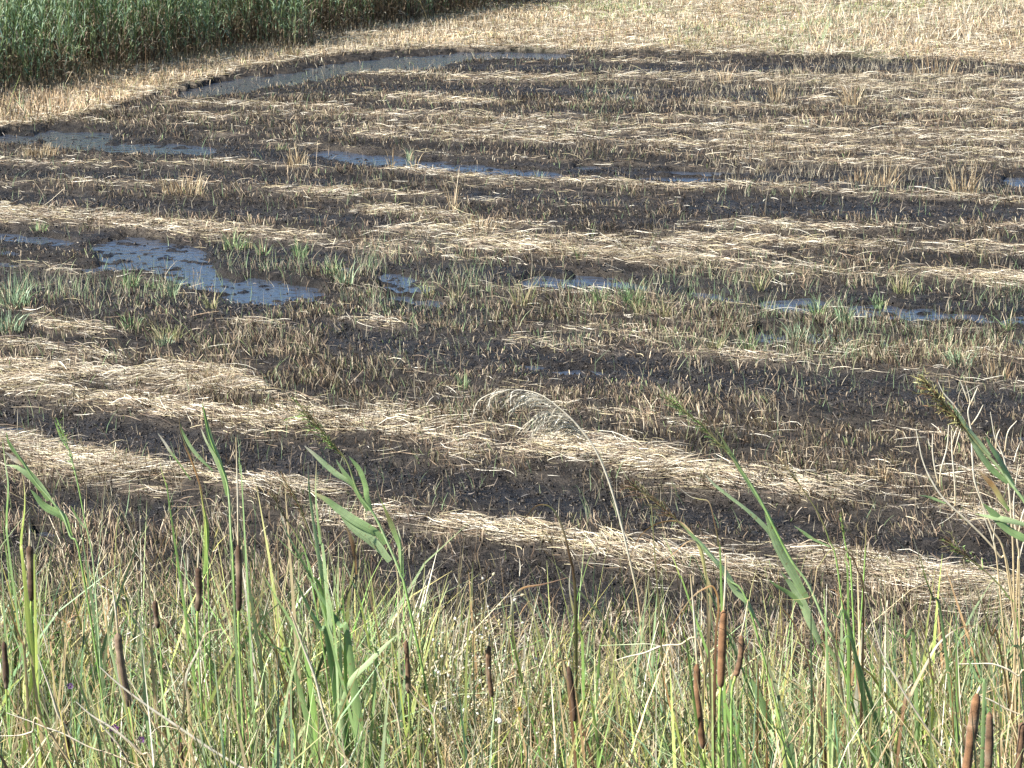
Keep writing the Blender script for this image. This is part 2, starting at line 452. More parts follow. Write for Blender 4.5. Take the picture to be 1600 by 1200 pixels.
WATER_Z = -0.035
def height(x, y, f):
    clod = fbm(x * 7, y * 7, 51, 4, 0.55)
    big = fbm(x * 1.3, y * 1.3, 61, 2) - 0.5
    bill = 1 - np.abs(2 * fbm(x * 4.5, y * 4.5, 71, 2) - 1)
    z = 0.012 + 0.02 * big + (0.075 - 0.03 * np.clip(f['dark'], 0, 1)) * (clod - 0.42) * (0.55 + 0.9 * bill)
    z = z + 0.02 * np.clip(f['straw'], 0, 1)
    wt = np.clip(f['water'], 0, 1.2)
    k = smooth(.25, .5, wt)
    z = (z - 0.022 * smooth(.2, .5, wt) - 0.014 * f['dark']) * (1 - k) + k * (WATER_Z - 0.018 + (clod - .47) * .15 * np.clip(17 / y, .15, 1))
    z = z * (1 - f['far']) + (0.06 + 0.05 * (clod - .5) + 0.08 * big) * f['far']
    z = np.where(y < 9.3, 0.02 + 0.03 * (clod - .5), z)
    bank = np.clip(7.2 - y, 0, 4.8) * 0.5
    return z + bank

# ground sheet: fine where the photograph looks, coarse out to the horizon
def build_ground():
    d = [9.0]
    while d[-1] < 66: d.append(d[-1] * 1.0021)
    near = list(np.linspace(-6, 8.8, 60))
    farr = [70, 80, 100, 140, 220, 400, 800, 1600]
    Y = np.array(near + d + farr)
    nc = 860
    s = np.linspace(-1, 1, nc)
    extra = np.array([1.15, 1.5, 2.2, 4, 8, 20, 60])
    s = np.concatenate([-extra[::-1], s, extra])
    halfw = np.maximum(0.245 * np.maximum(Y, 9) + 2.1, 3)
    X = s[None, :] * halfw[:, None]; YY = np.repeat(Y[:, None], len(s), 1)
    x = X.ravel(); y = YY.ravel()
    f = field(x, np.clip(y, 8.0, None))
    z = height(x, y, f)
    z = np.where(np.abs(x) > 0.3 * np.maximum(y, 9) + 2, np.maximum(z, 0.03), z)
    nr, ncn = X.shape
    idx = np.arange(nr * ncn).reshape(nr, ncn)
    F = np.stack([idx[:-1, :-1], idx[:-1, 1:], idx[1:, 1:], idx[1:, :-1]], -1).reshape(-1, 4)
    me = raw_mesh('ground', np.stack([x, y, z], 1), F, M_GROUND, None, True,
                  {'straw': np.clip(f['straw'], 0, 1), 'wet': f['wet'], 'green': f['green']})
    tag(link('ground', me), kind='structure')
build_ground()

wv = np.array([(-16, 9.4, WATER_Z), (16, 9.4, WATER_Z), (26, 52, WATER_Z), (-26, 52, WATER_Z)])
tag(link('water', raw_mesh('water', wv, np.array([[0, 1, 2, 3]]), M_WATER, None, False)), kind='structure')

# ------------------------------------------------------------------ scatter on the field
def sample_ground(n, dmin, dmax, margin=0.24, power=0.0):
    t = rng.random(n)
    if power == 0: y = dmin * (dmax / dmin) ** t
    else: y = (dmin ** power + t * (dmax ** power - dmin ** power)) ** (1 / power)
    x = (rng.random(n) * 2 - 1) * (margin * y + 1.9)
    return x, y

C_STRAW = [(0.60, 0.52, 0.38), (0.45, 0.365, 0.245), (0.78, 0.72, 0.57), (0.28, 0.2, 0.125), (0.54, 0.46, 0.27), (0.13, 0.095, 0.07)]
C_STUB = [(0.29, 0.22, 0.155), (0.17, 0.12, 0.085), (0.44, 0.36, 0.26), (0.085, 0.062, 0.048), (0.25, 0.235, 0.14), (0.6, 0.54, 0.42)]

def flat_straw(n, name, label, lo=0, hi=1.0, length=(0.04, 0.24), width=(0.0008, 0.0024), lift=0.045, prob=None, colw=None, dark=1.0, cols=C_STRAW):
    x, y = sample_ground(n, 9.4, 66)
    f = field(x, y)
    p = prob(f) if prob else f['straw']
    keep = rng.random(n) < p
    x = x[keep]; y = y[keep]; f = {k: a[keep] for k, a in f.items()}
    m = len(x)
    z = height(x, y, f)
    z = np.maximum(z, WATER_Z + 0.002)
    ang = row_angle(y) + rng.normal(0, 1, m) * np.interp(y, [10, 22, 35], [.32, .26, .16]) + (rng.random(m) < 0.12) * rng.uniform(-1.5, 1.5, m)
    ang = ang + (rng.uniform(-1.6, 1.6, m) if name == 'chopped_litter' else 0) + (fbm(x * 1.2, y * 1.2, 77, 2) - .5) * np.interp(y, [10, 22, 35], [2.0, 1.1, .5])
    L = rng.uniform(length[0], length[1], m) * (0.7 + 0.012 * y) * (0.5 + rng.random(m))
    W = rng.uniform(width[0], width[1], m) * (0.55 + 0.035 * y)
    tilt = rng.normal(0.03, 0.12 if name == 'straw' else .4, m)
    K = 4
    t = np.linspace(-0.5, 0.5, K)
    D = np.stack([np.cos(ang) * np.cos(tilt), np.sin(ang) * np.cos(tilt), np.sin(tilt)], 1)
    N = np.stack([-np.sin(ang), np.cos(ang), np.zeros(m)], 1)
    bend = rng.normal(0, 0.11, m) * L; sag = rng.normal(0.01, 0.06, m) * L
    base = np.stack([x, y, z + 0.004 + rng.random(m) * lift * np.clip(f['straw'], .15, 1) + np.abs(np.sin(tilt)) * L * 0.45], 1)
    P = base[:, None] + D[:, None] * (t[None, :, None] * L[:, None, None])
    hump = (1 - (2 * t) ** 2)
    P = P + N[:, None] * (bend[:, None] * hump)[..., None]
    P[..., 2] += sag[:, None] * hump
    tw = rng.uniform(-0.9, 0.9, m)
    S = N * np.cos(tw)[:, None] + np.array((0, 0, 1.0)) * np.sin(tw)[:, None]
    S = np.repeat(S[:, None], K, 1)
    Wk = W[:, None] * np.array([0.7, 1, 0.9, 0.4])[None]
    c = pal(cols, m, colw) * (0.75 + 0.5 * rng.random((m, 1))) * dark
    gl = fbm(x * 1.5, y * 1.5, 88, 2)[:, None]
    c = c * (0.8 + 0.45 * gl)
    b = Batch(); b.ribbons(P, Wk, S, np.repeat(c[:, None], K, 1))
    o = b.build(name, M_STRAW)
    return tag(o, label, 'straw', kind='stuff')

flat_straw(1720000, 'straw', 'pale cut straw lying in long rows over the dark mud', prob=lambda f: (np.clip(f['straw'], 0, 1.15) / 1.15) ** 1.9)
flat_straw(540000, 'chopped_litter', 'short dark brown plant scraps trodden into the mud', length=(0.015, 0.07), width=(0.001, 0.003), lift=0.05,
           prob=lambda f: (.25 + .5 * (f['patch'] > .5)) * (1 - .93 * smooth(.2, .6, f['water'])), cols=[(0.06, 0.047, 0.036), (0.03, 0.024, 0.019), (0.12, 0.093, 0.068), (0.3, 0.25, 0.18), (0.018, 0.015, 0.012), (0.035, 0.028, 0.022)], colw=[.24, .22, .2, .05, .14, .15])

def stubble(n):
    x, y = sample_ground(n, 9.3, 62)
    f = field(x, y)
    keep = rng.random(n) < np.clip(f['stub'], 0, 1.4) / 1.4 * (0.1 + 1.8 * smooth(.3, .7, fbm(x * 5, y * 5, 99, 3)))
    x = x[keep]; y = y[keep]; f = {k: a[keep] for k, a in f.items()}
    m = len(x)
    z = height(x, y, f)
    H = rng.uniform(0.03, 0.105, m) * (0.75 + 0.5 * f['patch']) * (1 + 0.5 * f['far']) * (1 - 0.4 * f['dark'])
    hv = fbm(x * 1.6, y * 1.6, 141, 3); H = H * (.25 + 1.6 * hv)
    tall = rng.random(m) < 0.012
    H = np.where(tall, H * rng.uniform(2, 4.5, m), H)
    W = rng.uniform(0.0013, 0.0032, m) * (0.55 + 0.035 * y)
    la = rng.normal(0, .9, m) + 6 * fbm(x * .7, y * .7, 151, 2); lean = np.abs(rng.normal(0, 0.38, m)) * (.5 + 1.6 * fbm(x * 1.1, y * 1.1, 153, 2))
    K = 3; t = np.linspace(0, 1, K)
    D = np.stack([np.cos(la) * np.sin(lean), np.sin(la) * np.sin(lean), np.cos(lean)], 1)
    P = np.stack([x, y, z - 0.01], 1)[:, None] + D[:, None] * (t[None, :, None] * H[:, None, None])
    bd = rng.normal(0, 0.25, (m, 2)) * H[:, None]
    P[..., :2] += bd[:, None] * (t ** 2)[None, :, None]
    ra = rng.uniform(-0.9, 0.9, m)
    S = np.stack([np.cos(ra), np.sin(ra), np.zeros(m)], 1)
    Wk = W[:, None] * np.where(tall, 0.6, 1.0)[:, None] * np.array([0.85, 1, 0.55])[None]
    c = pal(C_STUB, m, [3, 3, 3, 2, 2, 1]) * (0.7 + 0.6 * rng.random((m, 1)))
    g = rng.random(m) < (0.03 + 0.8 * f['green'] + 0.10 * np.exp(-((f['v'] - 500) / 70) ** 2))
    c = np.where(g[:, None], np.array((0.2, 0.27, 0.12)) * (0.6 + 0.8 * rng.random((m, 1))), c)
    far = f['far'][:, None]
    c = c * (1 - far) + far * c * np.array((1.55, 1.45, 1.3))
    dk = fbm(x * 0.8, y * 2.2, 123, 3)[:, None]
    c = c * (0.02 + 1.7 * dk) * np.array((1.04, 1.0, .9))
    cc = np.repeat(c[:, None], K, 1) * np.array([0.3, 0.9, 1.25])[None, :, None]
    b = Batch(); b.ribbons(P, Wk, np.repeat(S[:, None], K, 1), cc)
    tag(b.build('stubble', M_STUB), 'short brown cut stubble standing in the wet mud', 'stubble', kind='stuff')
stubble(560000)

# clods of mud
def clods(n):
    x, y = sample_ground(n, 9.4, 46)
    f = field(x, y)
    keep = (rng.random(n) < (0.25 + 0.6 * f['dark'] ) * (f['far'] < .3) * (1 - 0.72 * smooth(.2, .6, f['water'])) * (0.2 + 1.4 * fbm(x * 3, y * 3, 5, 2)))
    x = x[keep]; y = y[keep]; f = {k: a[keep] for k, a in f.items()}
    m = len(x)
    z = np.maximum(height(x, y, f), WATER_Z - 0.004)
    oct_ = np.array([(1, 0, 0), (0, 1, 0), (-1, 0, 0), (0, -1, 0), (.6, .6, .75), (-.6, .6, .8), (-.6, -.6, .7), (.6, -.6, .8)], float)
    oct_[:4, 2] = -.5
    R = rng.uniform(0.003, 0.013, m) * (0.6 + 0.03 * y)
    V = oct_[None] * R[:, None, None] * rng.uniform(0.55, 1.35, (m, 8, 3)) * np.array((1, 1, .7))
    V = V + np.stack([x, y, z + R * .25], 1)[:, None]
    q = np.array([(4, 5, 6, 7), (0, 1, 5, 4), (1, 2, 6, 5), (2, 3, 7, 6), (3, 0, 4, 7)])
    F = (np.arange(m) * 8)[:, None, None] + q[None]
    c = pal([(0.016, 0.0135, 0.0105), (0.028, 0.023, 0.018), (0.05, 0.04, 0.03), (0.010, 0.0085, 0.007)], m)
    me = raw_mesh('mud_clods', V.reshape(-1, 3), F.reshape(-1, 4), M_STEM, np.repeat(c[:, None], 8, 1).reshape(-1, 3), True)
    tag(link('mud_clods', me), 'crumbly dark mud clods strewn over the wet field', 'mud', kind='stuff')
clods(145000)

# ------------------------------------------------------------------ the tall reed bed at the back left
def reed_bed():
    rl_u = np.array([p[0] for p in REEDLINE]); rl_v = np.array([p[1] for p in REEDLINE])
    n = 85000
    y = rng.uniform(25, 70, n); x = rng.uniform(-26, 9, n)
    u, v = project(x, y, 0)
    vl = np.interp(u, rl_u, rl_v)
    # distance behind the front line, measured on the ground
    gx, gy = to_ground(np.clip(u, -500, 1700), vl)
    inside = (y - gy + fbm(x * .8, y * .8, 9, 3) * 5.0 - 1.9)
    keep = (inside > 0) & (inside < 16) & (rng.random(n) < np.where(inside < 6, 1.0, 0.55)) & (u > -420)
    x = x[keep]; y = y[keep]; ins = inside[keep]; m = len(x)
    H = rng.uniform(2.1, 3.2, m) * (0.62 + 0.38 * smooth(0, 2.5, ins))
    short = rng.random(m) < 0.25 * (ins < 2.0)
    H = np.where(short, H * .4, H)
    b = Batch()
    hueN = fbm(x * .5, y * .35, 15, 3)
    la = rng.uniform(0, 2 * math.pi, m); lean = rng.uniform(0.02, 0.24, m)
    D = np.stack([np.cos(la) * lean, np.sin(la) * lean, np.ones(m)], 1)
    K = 5; t = np.linspace(0, 1, K)
    base = np.stack([x, y, np.zeros(m)], 1)
    P = base[:, None] + D[:, None] * (t[None, :, None] * H[:, None, None])
    bow = rng.normal(0, .05, (m, 2)) * H[:, None]
    P[..., :2] += bow[:, None] * (t ** 2)[None, :, None]
    ra = rng.uniform(-.8, .8, m); S = np.stack([np.cos(ra), np.sin(ra), np.zeros(m)], 1)
    lo = pal([(0.16, 0.12, 0.075), (0.12, 0.085, 0.055), (0.25, 0.19, 0.12)], m); hi = pal([(0.14, 0.22, 0.08), (0.2, 0.27, 0.1)], m)  # lower stems brown, coloured darker still for shade at the bed's foot
    bl = smooth(0.25, 0.5, t)[None, :, None]
    c = lo[:, None] * (1 - bl) + hi[:, None] * bl
    b.ribbons(P, np.full((m, K), 0.0075) * np.array([1, 1, .9, .7, .3])[None], np.repeat(S[:, None], K, 1), c)
    # leaves
    nl = 13
    for j in range(nl):
        h0 = (0.1 + 0.86 * (j + rng.random(m)) / nl)
        k = h0[:, None] * (K - 1); i0 = np.clip(k.astype(int), 0, K - 2); fr = k - i0
        A = np.take_along_axis(P, i0[..., None], 1)[:, 0] * (1 - fr) + np.take_along_axis(P, (i0 + 1)[..., None], 1)[:, 0] * fr
        la = rng.uniform(0, 2 * math.pi, m)
        L = rng.uniform(.28, .62, m) * (H / 2.6)
        up = rng.uniform(1.0, 2.6, m) * (0.5 + h0)
        out = np.stack([np.cos(la), np.sin(la), up], 1); out /= np.linalg.norm(out, axis=1)[:, None]
        tt = np.array([0, .4, .75, 1.0])
        Q = A[:, None] + out[:, None] * (tt[None, :, None] * L[:, None, None])
        Q[..., 2] -= (tt ** 2.2)[None] * (L * rng.uniform(.15, .75, m))[:, None]
        sd_ = np.stack([-np.sin(la), np.cos(la), rng.uniform(-.5, .5, m)], 1); sd_ /= np.linalg.norm(sd_, axis=1)[:, None]
        wd = rng.uniform(.006, .013, m)[:, None] * np.array([.6, 1, .7, .1])[None]
        dead = rng.random(m) < np.clip(1.15 - h0 * 1.5 + (hueN - .5) * 1.3 + .35 * smooth(-5, 6, x + (y - 40) * .2), .04, .97)
        g = pal([(0.33, 0.45, 0.27), (0.42, 0.54, 0.31), (0.22, 0.32, 0.21), (0.58, 0.63, 0.32), (0.40, 0.50, 0.37)], m, [3, 3, 3, 1, 2])
        dd = pal([(0.42, 0.31, 0.21), (0.3, 0.22, 0.15), (0.52, 0.43, 0.31), (0.62, 0.54, 0.4)], m, [3, 3, 2, 1])
        cc = np.where(dead[:, None], dd, g) * (.8 + .6 * rng.random((m, 1))) * (.75 + .65 * hueN[:, None])
        ok = rng.random(m) < .85
        b.ribbons(Q[ok], wd[ok], np.repeat(sd_[ok][:, None], 4, 1), np.repeat(cc[ok][:, None], 4, 1))
    tag(b.build('reeds', M_REED), 'tall dense reed bed, green above and brown below, along the field edge', 'reeds', kind='stuff')
reed_bed()

# dry meadow grass beyond the flooded part and along the reeds
def meadow():
    n = 180000
    x, y = sample_ground(n, 30, 75, 0.27, 1.0)
    f = field(x, y)
    gx, gy = to_ground(np.clip(f['u'], -500, 2000), np.interp(f['u'], [p[0] for p in REEDLINE], [p[1] for p in REEDLINE]))
    keep = (f['far'] > .5) & (y < gy + 2.5)
    x = x[keep]; y = y[keep]; f = {k: a[keep] for k, a in f.items()}; m = len(x)
    z = height(x, y, f)
    t1 = smooth(.25, .75, fbm(x * .55, y * .3, 201, 3))
    H = rng.uniform(.03, .13, m) * (0.3 + 1.3 * t1) * (1 + .8 * (rng.random(m) < .08) * smooth(1100, 1500, f['u']))
    along = smooth(700, 0, f['u'])
    H = H * (1 + .5 * along)
    rt = (rng.random(m) < .06) & (f['u'] > 1250); H = np.where(rt, H * 3.2, H)
    lean = np.abs(rng.normal(0, .85, m)); la = rng.normal(-.3, 1.3, m) + math.pi * (rng.random(m) < .4)
    K = 3; t = np.linspace(0, 1, K)
    D = np.stack([np.cos(la) * np.sin(lean), np.sin(la) * np.sin(lean), np.cos(lean)], 1)
    P = np.stack([x, y, z], 1)[:, None] + D[:, None] * (t[None, :, None] * H[:, None, None])
    ra = rng.uniform(-.8, .8, m); S = np.stack([np.cos(ra), np.sin(ra), np.zeros(m)], 1)
    W = rng.uniform(.004, .010, m)[:, None] * np.array([1, .9, .4])[None]
    c = pal([(0.56, 0.45, 0.29), (0.50, 0.37, 0.22), (0.62, 0.52, 0.36), (0.7, 0.62, 0.47)], m, [3, 2, 3, 3]) * (.75 + .5 * rng.random((m, 1)))
    c = c * (1 - along[:, None] * np.array((.22, .30, .36)))
    g = rng.random(m) < np.clip(f['green'] * 1.5 + .06, 0, .9)
    c = np.where(g[:, None], pal([(0.34, 0.4, 0.22), (0.42, 0.45, 0.27)], m), c) * (.5 + 1.0 * fbm(x * .3, y * .25, 207, 3))[:, None]
    b = Batch(); b.ribbons(P, W, np.repeat(S[:, None], K, 1), np.repeat(c[:, None], K, 1))
    tag(b.build('dry_grass', M_STUB), 'mown dry yellow meadow grass beyond the flooded mud', 'grass', kind='stuff')
meadow()

# ------------------------------------------------------------------ single tufts in the field
def tuft(u, v, n, hpx, wpx, colour, name, label, cat, group, spread=1.0):
    bx, by = to_ground(u, v)
    f = field(np.array([bx]), np.array([by])); bz = float(height(np.array([bx]), np.array([by]), f)[0])
    bz = max(bz, WATER_Z)
    sc = by / CP / FPX
    H = hpx * sc; R = wpx * sc * .5
    r = np.sqrt(rng.random(n)) * R * .75; th = rng.uniform(0, 2 * math.pi, n)
    P0 = np.stack([r * np.cos(th), r * np.sin(th), np.full(n, -.01)], 1)
    hh = H * rng.uniform(.2, 1.1, n) ** 1.0 * (1 - .35 * (r / (R + 1e-6)))
    K = 5; t = np.linspace(0, 1, K)
    lean = np.abs(rng.normal(0, .22, n)) * spread; la = th + rng.normal(0, .7, n)
    D = np.stack([np.cos(la) * lean, np.sin(la) * lean, np.ones(n)], 1)
    P = P0[:, None] + D[:, None] * (t[None, :, None] * hh[:, None, None])
    cur = rng.uniform(0, .5, n) * spread * hh
    P[..., 0] += (t ** 2.2)[None] * (cur * np.cos(la))[:, None]; P[..., 1] += (t ** 2.2)[None] * (cur * np.sin(la))[:, None]
    P[..., 2] -= (t ** 3)[None] * (cur * .5)[:, None]
    ra = rng.uniform(-.9, .9, n); S = np.stack([np.cos(ra), np.sin(ra), np.zeros(n)], 1)
    W = rng.uniform(.0015, .0036, n)[:, None] * (.6 + .03 * by) * np.array([.8, 1, .85, .6, .1])[None]
    if colour == 'green': C = pal([(0.2, 0.31, 0.11), (0.27, 0.38, 0.17), (0.34, 0.42, 0.2), (0.15, 0.25, 0.1)], n)
    elif colour == 'blue': C = pal([(0.25, 0.34, 0.2), (0.34, 0.43, 0.27), (0.2, 0.3, 0.15)], n)
    elif colour == 'olive': C = pal([(0.24, 0.27, 0.11), (0.34, 0.34, 0.16), (0.36, 0.29, 0.16)], n)
    else: C = pal([(0.52, 0.4, 0.23), (0.43, 0.31, 0.17), (0.6, 0.5, 0.32), (0.33, 0.22, 0.12)], n)
    if colour != 'tan': C = np.where((rng.random(n) < .22)[:, None], np.array((0.42, 0.34, 0.2)), C)
    C = C * (.6 + .7 * rng.random((n, 1)))
    b = Batch(); b.ribbons(P, W, np.repeat(S[:, None], K, 1), np.repeat(C[:, None], K, 1))
    o = b.build(name, M_LEAF)
    o.location = (bx, by, bz)
    return tag(o, label, cat, group)

GG = 'green grass tufts growing out of the mud'
GT = 'tall dry tufts standing in the field'
TUFTS = [
 (372, 388, 70, 38, 60, 'green', 'large fresh green grass tuft on the straw row by the biggest puddle'),
 (412, 398, 35, 30, 32, 'green', 'smaller green grass tuft beside the large tuft on the straw row'),
 (470, 402, 40, 32, 30, 'green', 'narrow green grass tuft between the large tuft and the pale tall one'),
 (520, 432, 40, 36, 34, 'green', 'green grass tuft leaning left, touching the pale tall tuft above the puddle end'),
 (541, 446, 45, 46, 30, 'blue', 'tallest pale bluish green tuft above the right end of the big puddle'),
 (204, 452, 50, 40, 36, 'green', 'green grass tuft standing at the lower left rim of the big puddle'),
 (240, 448, 25, 20, 40, 'green', 'low green grass fringe along the lower rim of the big puddle'),
 (268, 462, 40, 44, 24, 'blue', 'upright green grass tuft at the lower rim of the big puddle, where it narrows'),
 (332, 482, 35, 36, 26, 'olive', 'olive and tan grass tuft below the narrow part of the big puddle'),
 (62, 362, 35, 20, 36, 'green', 'small green grass tuft above the puddles at the left edge'),
 (22, 482, 90, 60, 70, 'blue', 'wide bluish green weed clump at the left edge below the puddles'),
 (14, 520, 70, 44, 60, 'blue', 'lower bluish green weed clump at the left edge next to pale straw'),
 (206, 520, 45, 32, 40, 'green', 'arching dull green tuft in black mud left of the pair below the big puddle'),
 (262, 536, 70, 36, 62, 'olive', 'broad olive green tuft in black mud below the big puddle'),
 (258, 545, 30, 24, 34, 'blue', 'small bluish tuft in front of the broad olive green one'),
 (486, 592, 30, 26, 22, 'olive', 'little olive tuft arching over brown stubble above the bright straw swirl'),
 (440, 236, 25, 16, 26, 'green', 'small distant green tuft left of the tall tan tuft by the long puddle'),
 (640, 247, 20, 26, 14, 'blue', 'thin pale tuft standing in the long narrow puddle'),
 (842, 278, 18, 18, 18, 'blue', 'tiny bluish tuft at the right end of the long narrow puddle'),
 (668, 462, 28, 30, 30, 'olive', 'olive tuft in brown stubble right of the big puddle'),
 (712, 470, 26, 30, 24, 'olive', 'thin olive tuft in brown stubble, second from the big puddle'),
 (816, 484, 50, 48, 36, 'olive', 'tall olive grass tuft in the middle of the brown stubble'),
 (905, 406, 24, 24, 30, 'green', 'pale green tuft on the bright straw row over the water spots'),
 (938, 478, 40, 40, 30, 'green', 'green tuft in stubble just below the middle water spots'),
 (990, 482, 60, 46, 44, 'green', 'bushy fresh green tuft right of the middle water spots'),
 (1040, 500, 40, 40, 30, 'olive', 'olive tuft in stubble to the right of the bushy fresh green one'),
 (1118, 552, 40, 44, 30, 'olive', 'olive tuft at the front edge of the stubble, over the dark wheel track'),
 (1168, 548, 40, 40, 36, 'green', 'green tuft at the front edge of the stubble left of the lower water spots'),
 (1246, 536, 60, 44, 44, 'blue', 'bluish green tuft standing in the lower water spots at the right'),
 (1278, 500, 45, 40, 34, 'green', 'leaning green tuft between the upper and lower water spots at the right'),
 (1320, 506, 50, 46, 34, 'blue', 'tall bluish tuft right behind the lower water spots'),
 (1302, 536, 45, 36, 40, 'blue', 'wide bluish tuft at the right end of the lower water spots'),
 (1376, 476, 34, 30, 26, 'green', 'compact star shaped green tuft at the upper rim of the right water spots'),
 (1410, 460, 44, 36, 44, 'olive', 'broad pale olive tuft at the foot of the bright straw row, right side'),
 (1575, 516, 30, 44, 18, 'green', 'single green tuft in dark mud close to the right edge'),
 (1500, 576, 50, 34, 60, 'blue', 'low bluish weed patch above the pale straw line near the right edge'),
 (1190, 455, 34, 34, 34, 'olive', 'thin olive tuft under the bright straw row left of the right water spots'),
 (725, 610, 30, 34, 20, 'green', 'slim green tuft in stubble up and left of the drooping dead plume'),
 (1000, 500, 26, 40, 20, 'olive', 'thin olive tuft behind the front stubble, in the middle of the field'),
 (1210, 62, 40, 12, 90, 'green', 'distant green grass patch in the mown meadow over the field edge'),
 (1090, 82, 50, 22, 60, 'olive', 'pale olive tuft on the far edge of the mud, right of the shining far puddle'),
]
for (u, v, n, h, wd, c, lb) in TUFTS:
    o_ = tuft(u, v, int(n * 1.3), h * 1.1, wd, c, 'grass_tuft', lb, 'grass tuft', GG, 1.1)
    if 'patch in the mown' in lb: o_.name = 'grass_patch'; o_['kind'] = 'stuff'
DRY = [
 (462, 262, 60, 46, 44, 'tall tan dry tuft left of the long narrow puddle'),
 (288, 306, 110, 42, 90, 'wide tan dry clump in dark mud below the far left puddle'),
 (62, 246, 110, 26, 70, 'rounded rusty mound of dry grass beside the far left puddle'),
 (748, 362, 80, 34, 90, 'bright straw coloured clump in the middle of the dark rows'),
 (612, 262, 10, 50, 12, 'few thin dry stalks at the near rim of the long narrow puddle'),
 (648, 268, 10, 46, 12, 'single dry bent stalk group beside the long puddle'),
 (708, 336, 12, 90, 12, 'very tall thin dry stalks above the bright clump'),
 (1130, 132, 26, 44, 34, 'slender tan tuft on the far double straw line, leftmost of the far ones'),
 (1214, 158, 40, 40, 34, 'compact tan tuft under the far double straw line'),
 (1332, 168, 50, 56, 44, 'tallest tan tuft of the far rows, under the double straw line'),
 (1460, 120, 50, 44, 90, 'leaning tan tuft at the far field edge on the right'),
 (1380, 290, 40, 50, 50, 'loose dry tuft at the left of the dark hollow near the right edge'),
 (1505, 306, 70, 66, 60, 'tall loose dry tuft beside the dark hollow near the right edge'),
 (1345, 286, 60, 30, 90, 'low tan clump over the dark hollow on the right'),
 (1560, 590, 40, 40, 60, 'rusty dry tuft above the dark wheel track at the right edge'),
 (340, 610, 90, 30, 70, 'golden flattened dry clump inside the bright straw swirl'),
 (1376, 748, 60, 32, 50, 'orange tan dry tuft between the two dark hollows at the right'),
]
for (u, v, n, h, wd, lb) in DRY:
    tuft(u, v, int(n * 1.3), h, wd, 'tan', 'dry_grass_tuft', lb, 'dry tuft', GT, .8)

def sprouts(n):
    x, y = sample_ground(n, 13, 45)
    f = field(x, y); u = f['u']; v = f['v']
    p = 1.0 * band(u, v, [(560, 440), (800, 480), (1100, 510), (1600, 530)], 48) + .6 * band(u, v, [(0, 455), (300, 450), (480, 420)], 22) + .45 * band(u, v, [(900, 150), (1250, 150), (1600, 145)], 30) + .8 * band(u, v, [(1200, 112), (1400, 116), (1600, 126)], 14) + .4 * band(u, v, [(1100, 275), (1600, 285)], 22) + .25 * band(u, v, [(1000, 430), (1600, 455)], 18) + .06
    keep = rng.random(n) < p * (.1 + 1.6 * smooth(.35, .65, fbm(x * 2.2, y * 2.2, 505, 3))) * (f['far'] < .5) * (1 - .75 * smooth(.2, .6, f['water']))
    x, y, u, v = x[keep], y[keep], u[keep], v[keep]; f = {k: a[keep] for k, a in f.items()}; m = len(x)
    z = height(x, y, f); H = rng.uniform(.06, .2, m) * rng.uniform(.6, 1.2, m)
    K = 4; t = np.linspace(0, 1, K); la = rng.uniform(0, 6.28, m); ln = np.abs(rng.normal(0, .25, m))
    P = np.stack([x, y, z - .01], 1)[:, None] + np.stack([np.cos(la) * ln, np.sin(la) * ln, np.ones(m)], 1)[:, None] * (t[None, :, None] * H[:, None, None])
    P[..., 0] += (rng.normal(0, .25, m) * H)[:, None] * t[None] ** 2
    ra = rng.uniform(-.9, .9, m); S = np.stack([np.cos(ra), np.sin(ra), np.zeros(m)], 1)
    W = rng.uniform(.0008, .0020, m)[:, None] * (.6 + .03 * y)[:, None] * np.array([.8, 1, .7, .2])[None]
    c = pal([(0.3, 0.4, 0.2), (0.24, 0.34, 0.17), (0.4, 0.45, 0.24), (0.56, 0.49, 0.34), (0.4, 0.31, 0.2)], m, [2, 2, 2, 3, 2])
    tan = (u > 1000) & (v < 300); c = np.where(tan[:, None] & (c[:, 1] > c[:, 0])[:, None], np.array((0.55, 0.48, 0.32)), c) * (.7 + .6 * rng.random((m, 1)))
    b = Batch(); b.ribbons(P, W, np.repeat(S[:, None], K, 1), np.repeat(c[:, None], K, 1))
    tag(b.build('sprouts', M_LEAF), 'thin loose green and dry sprouts growing through the stubble', 'grass', kind='stuff')
sprouts(120000)

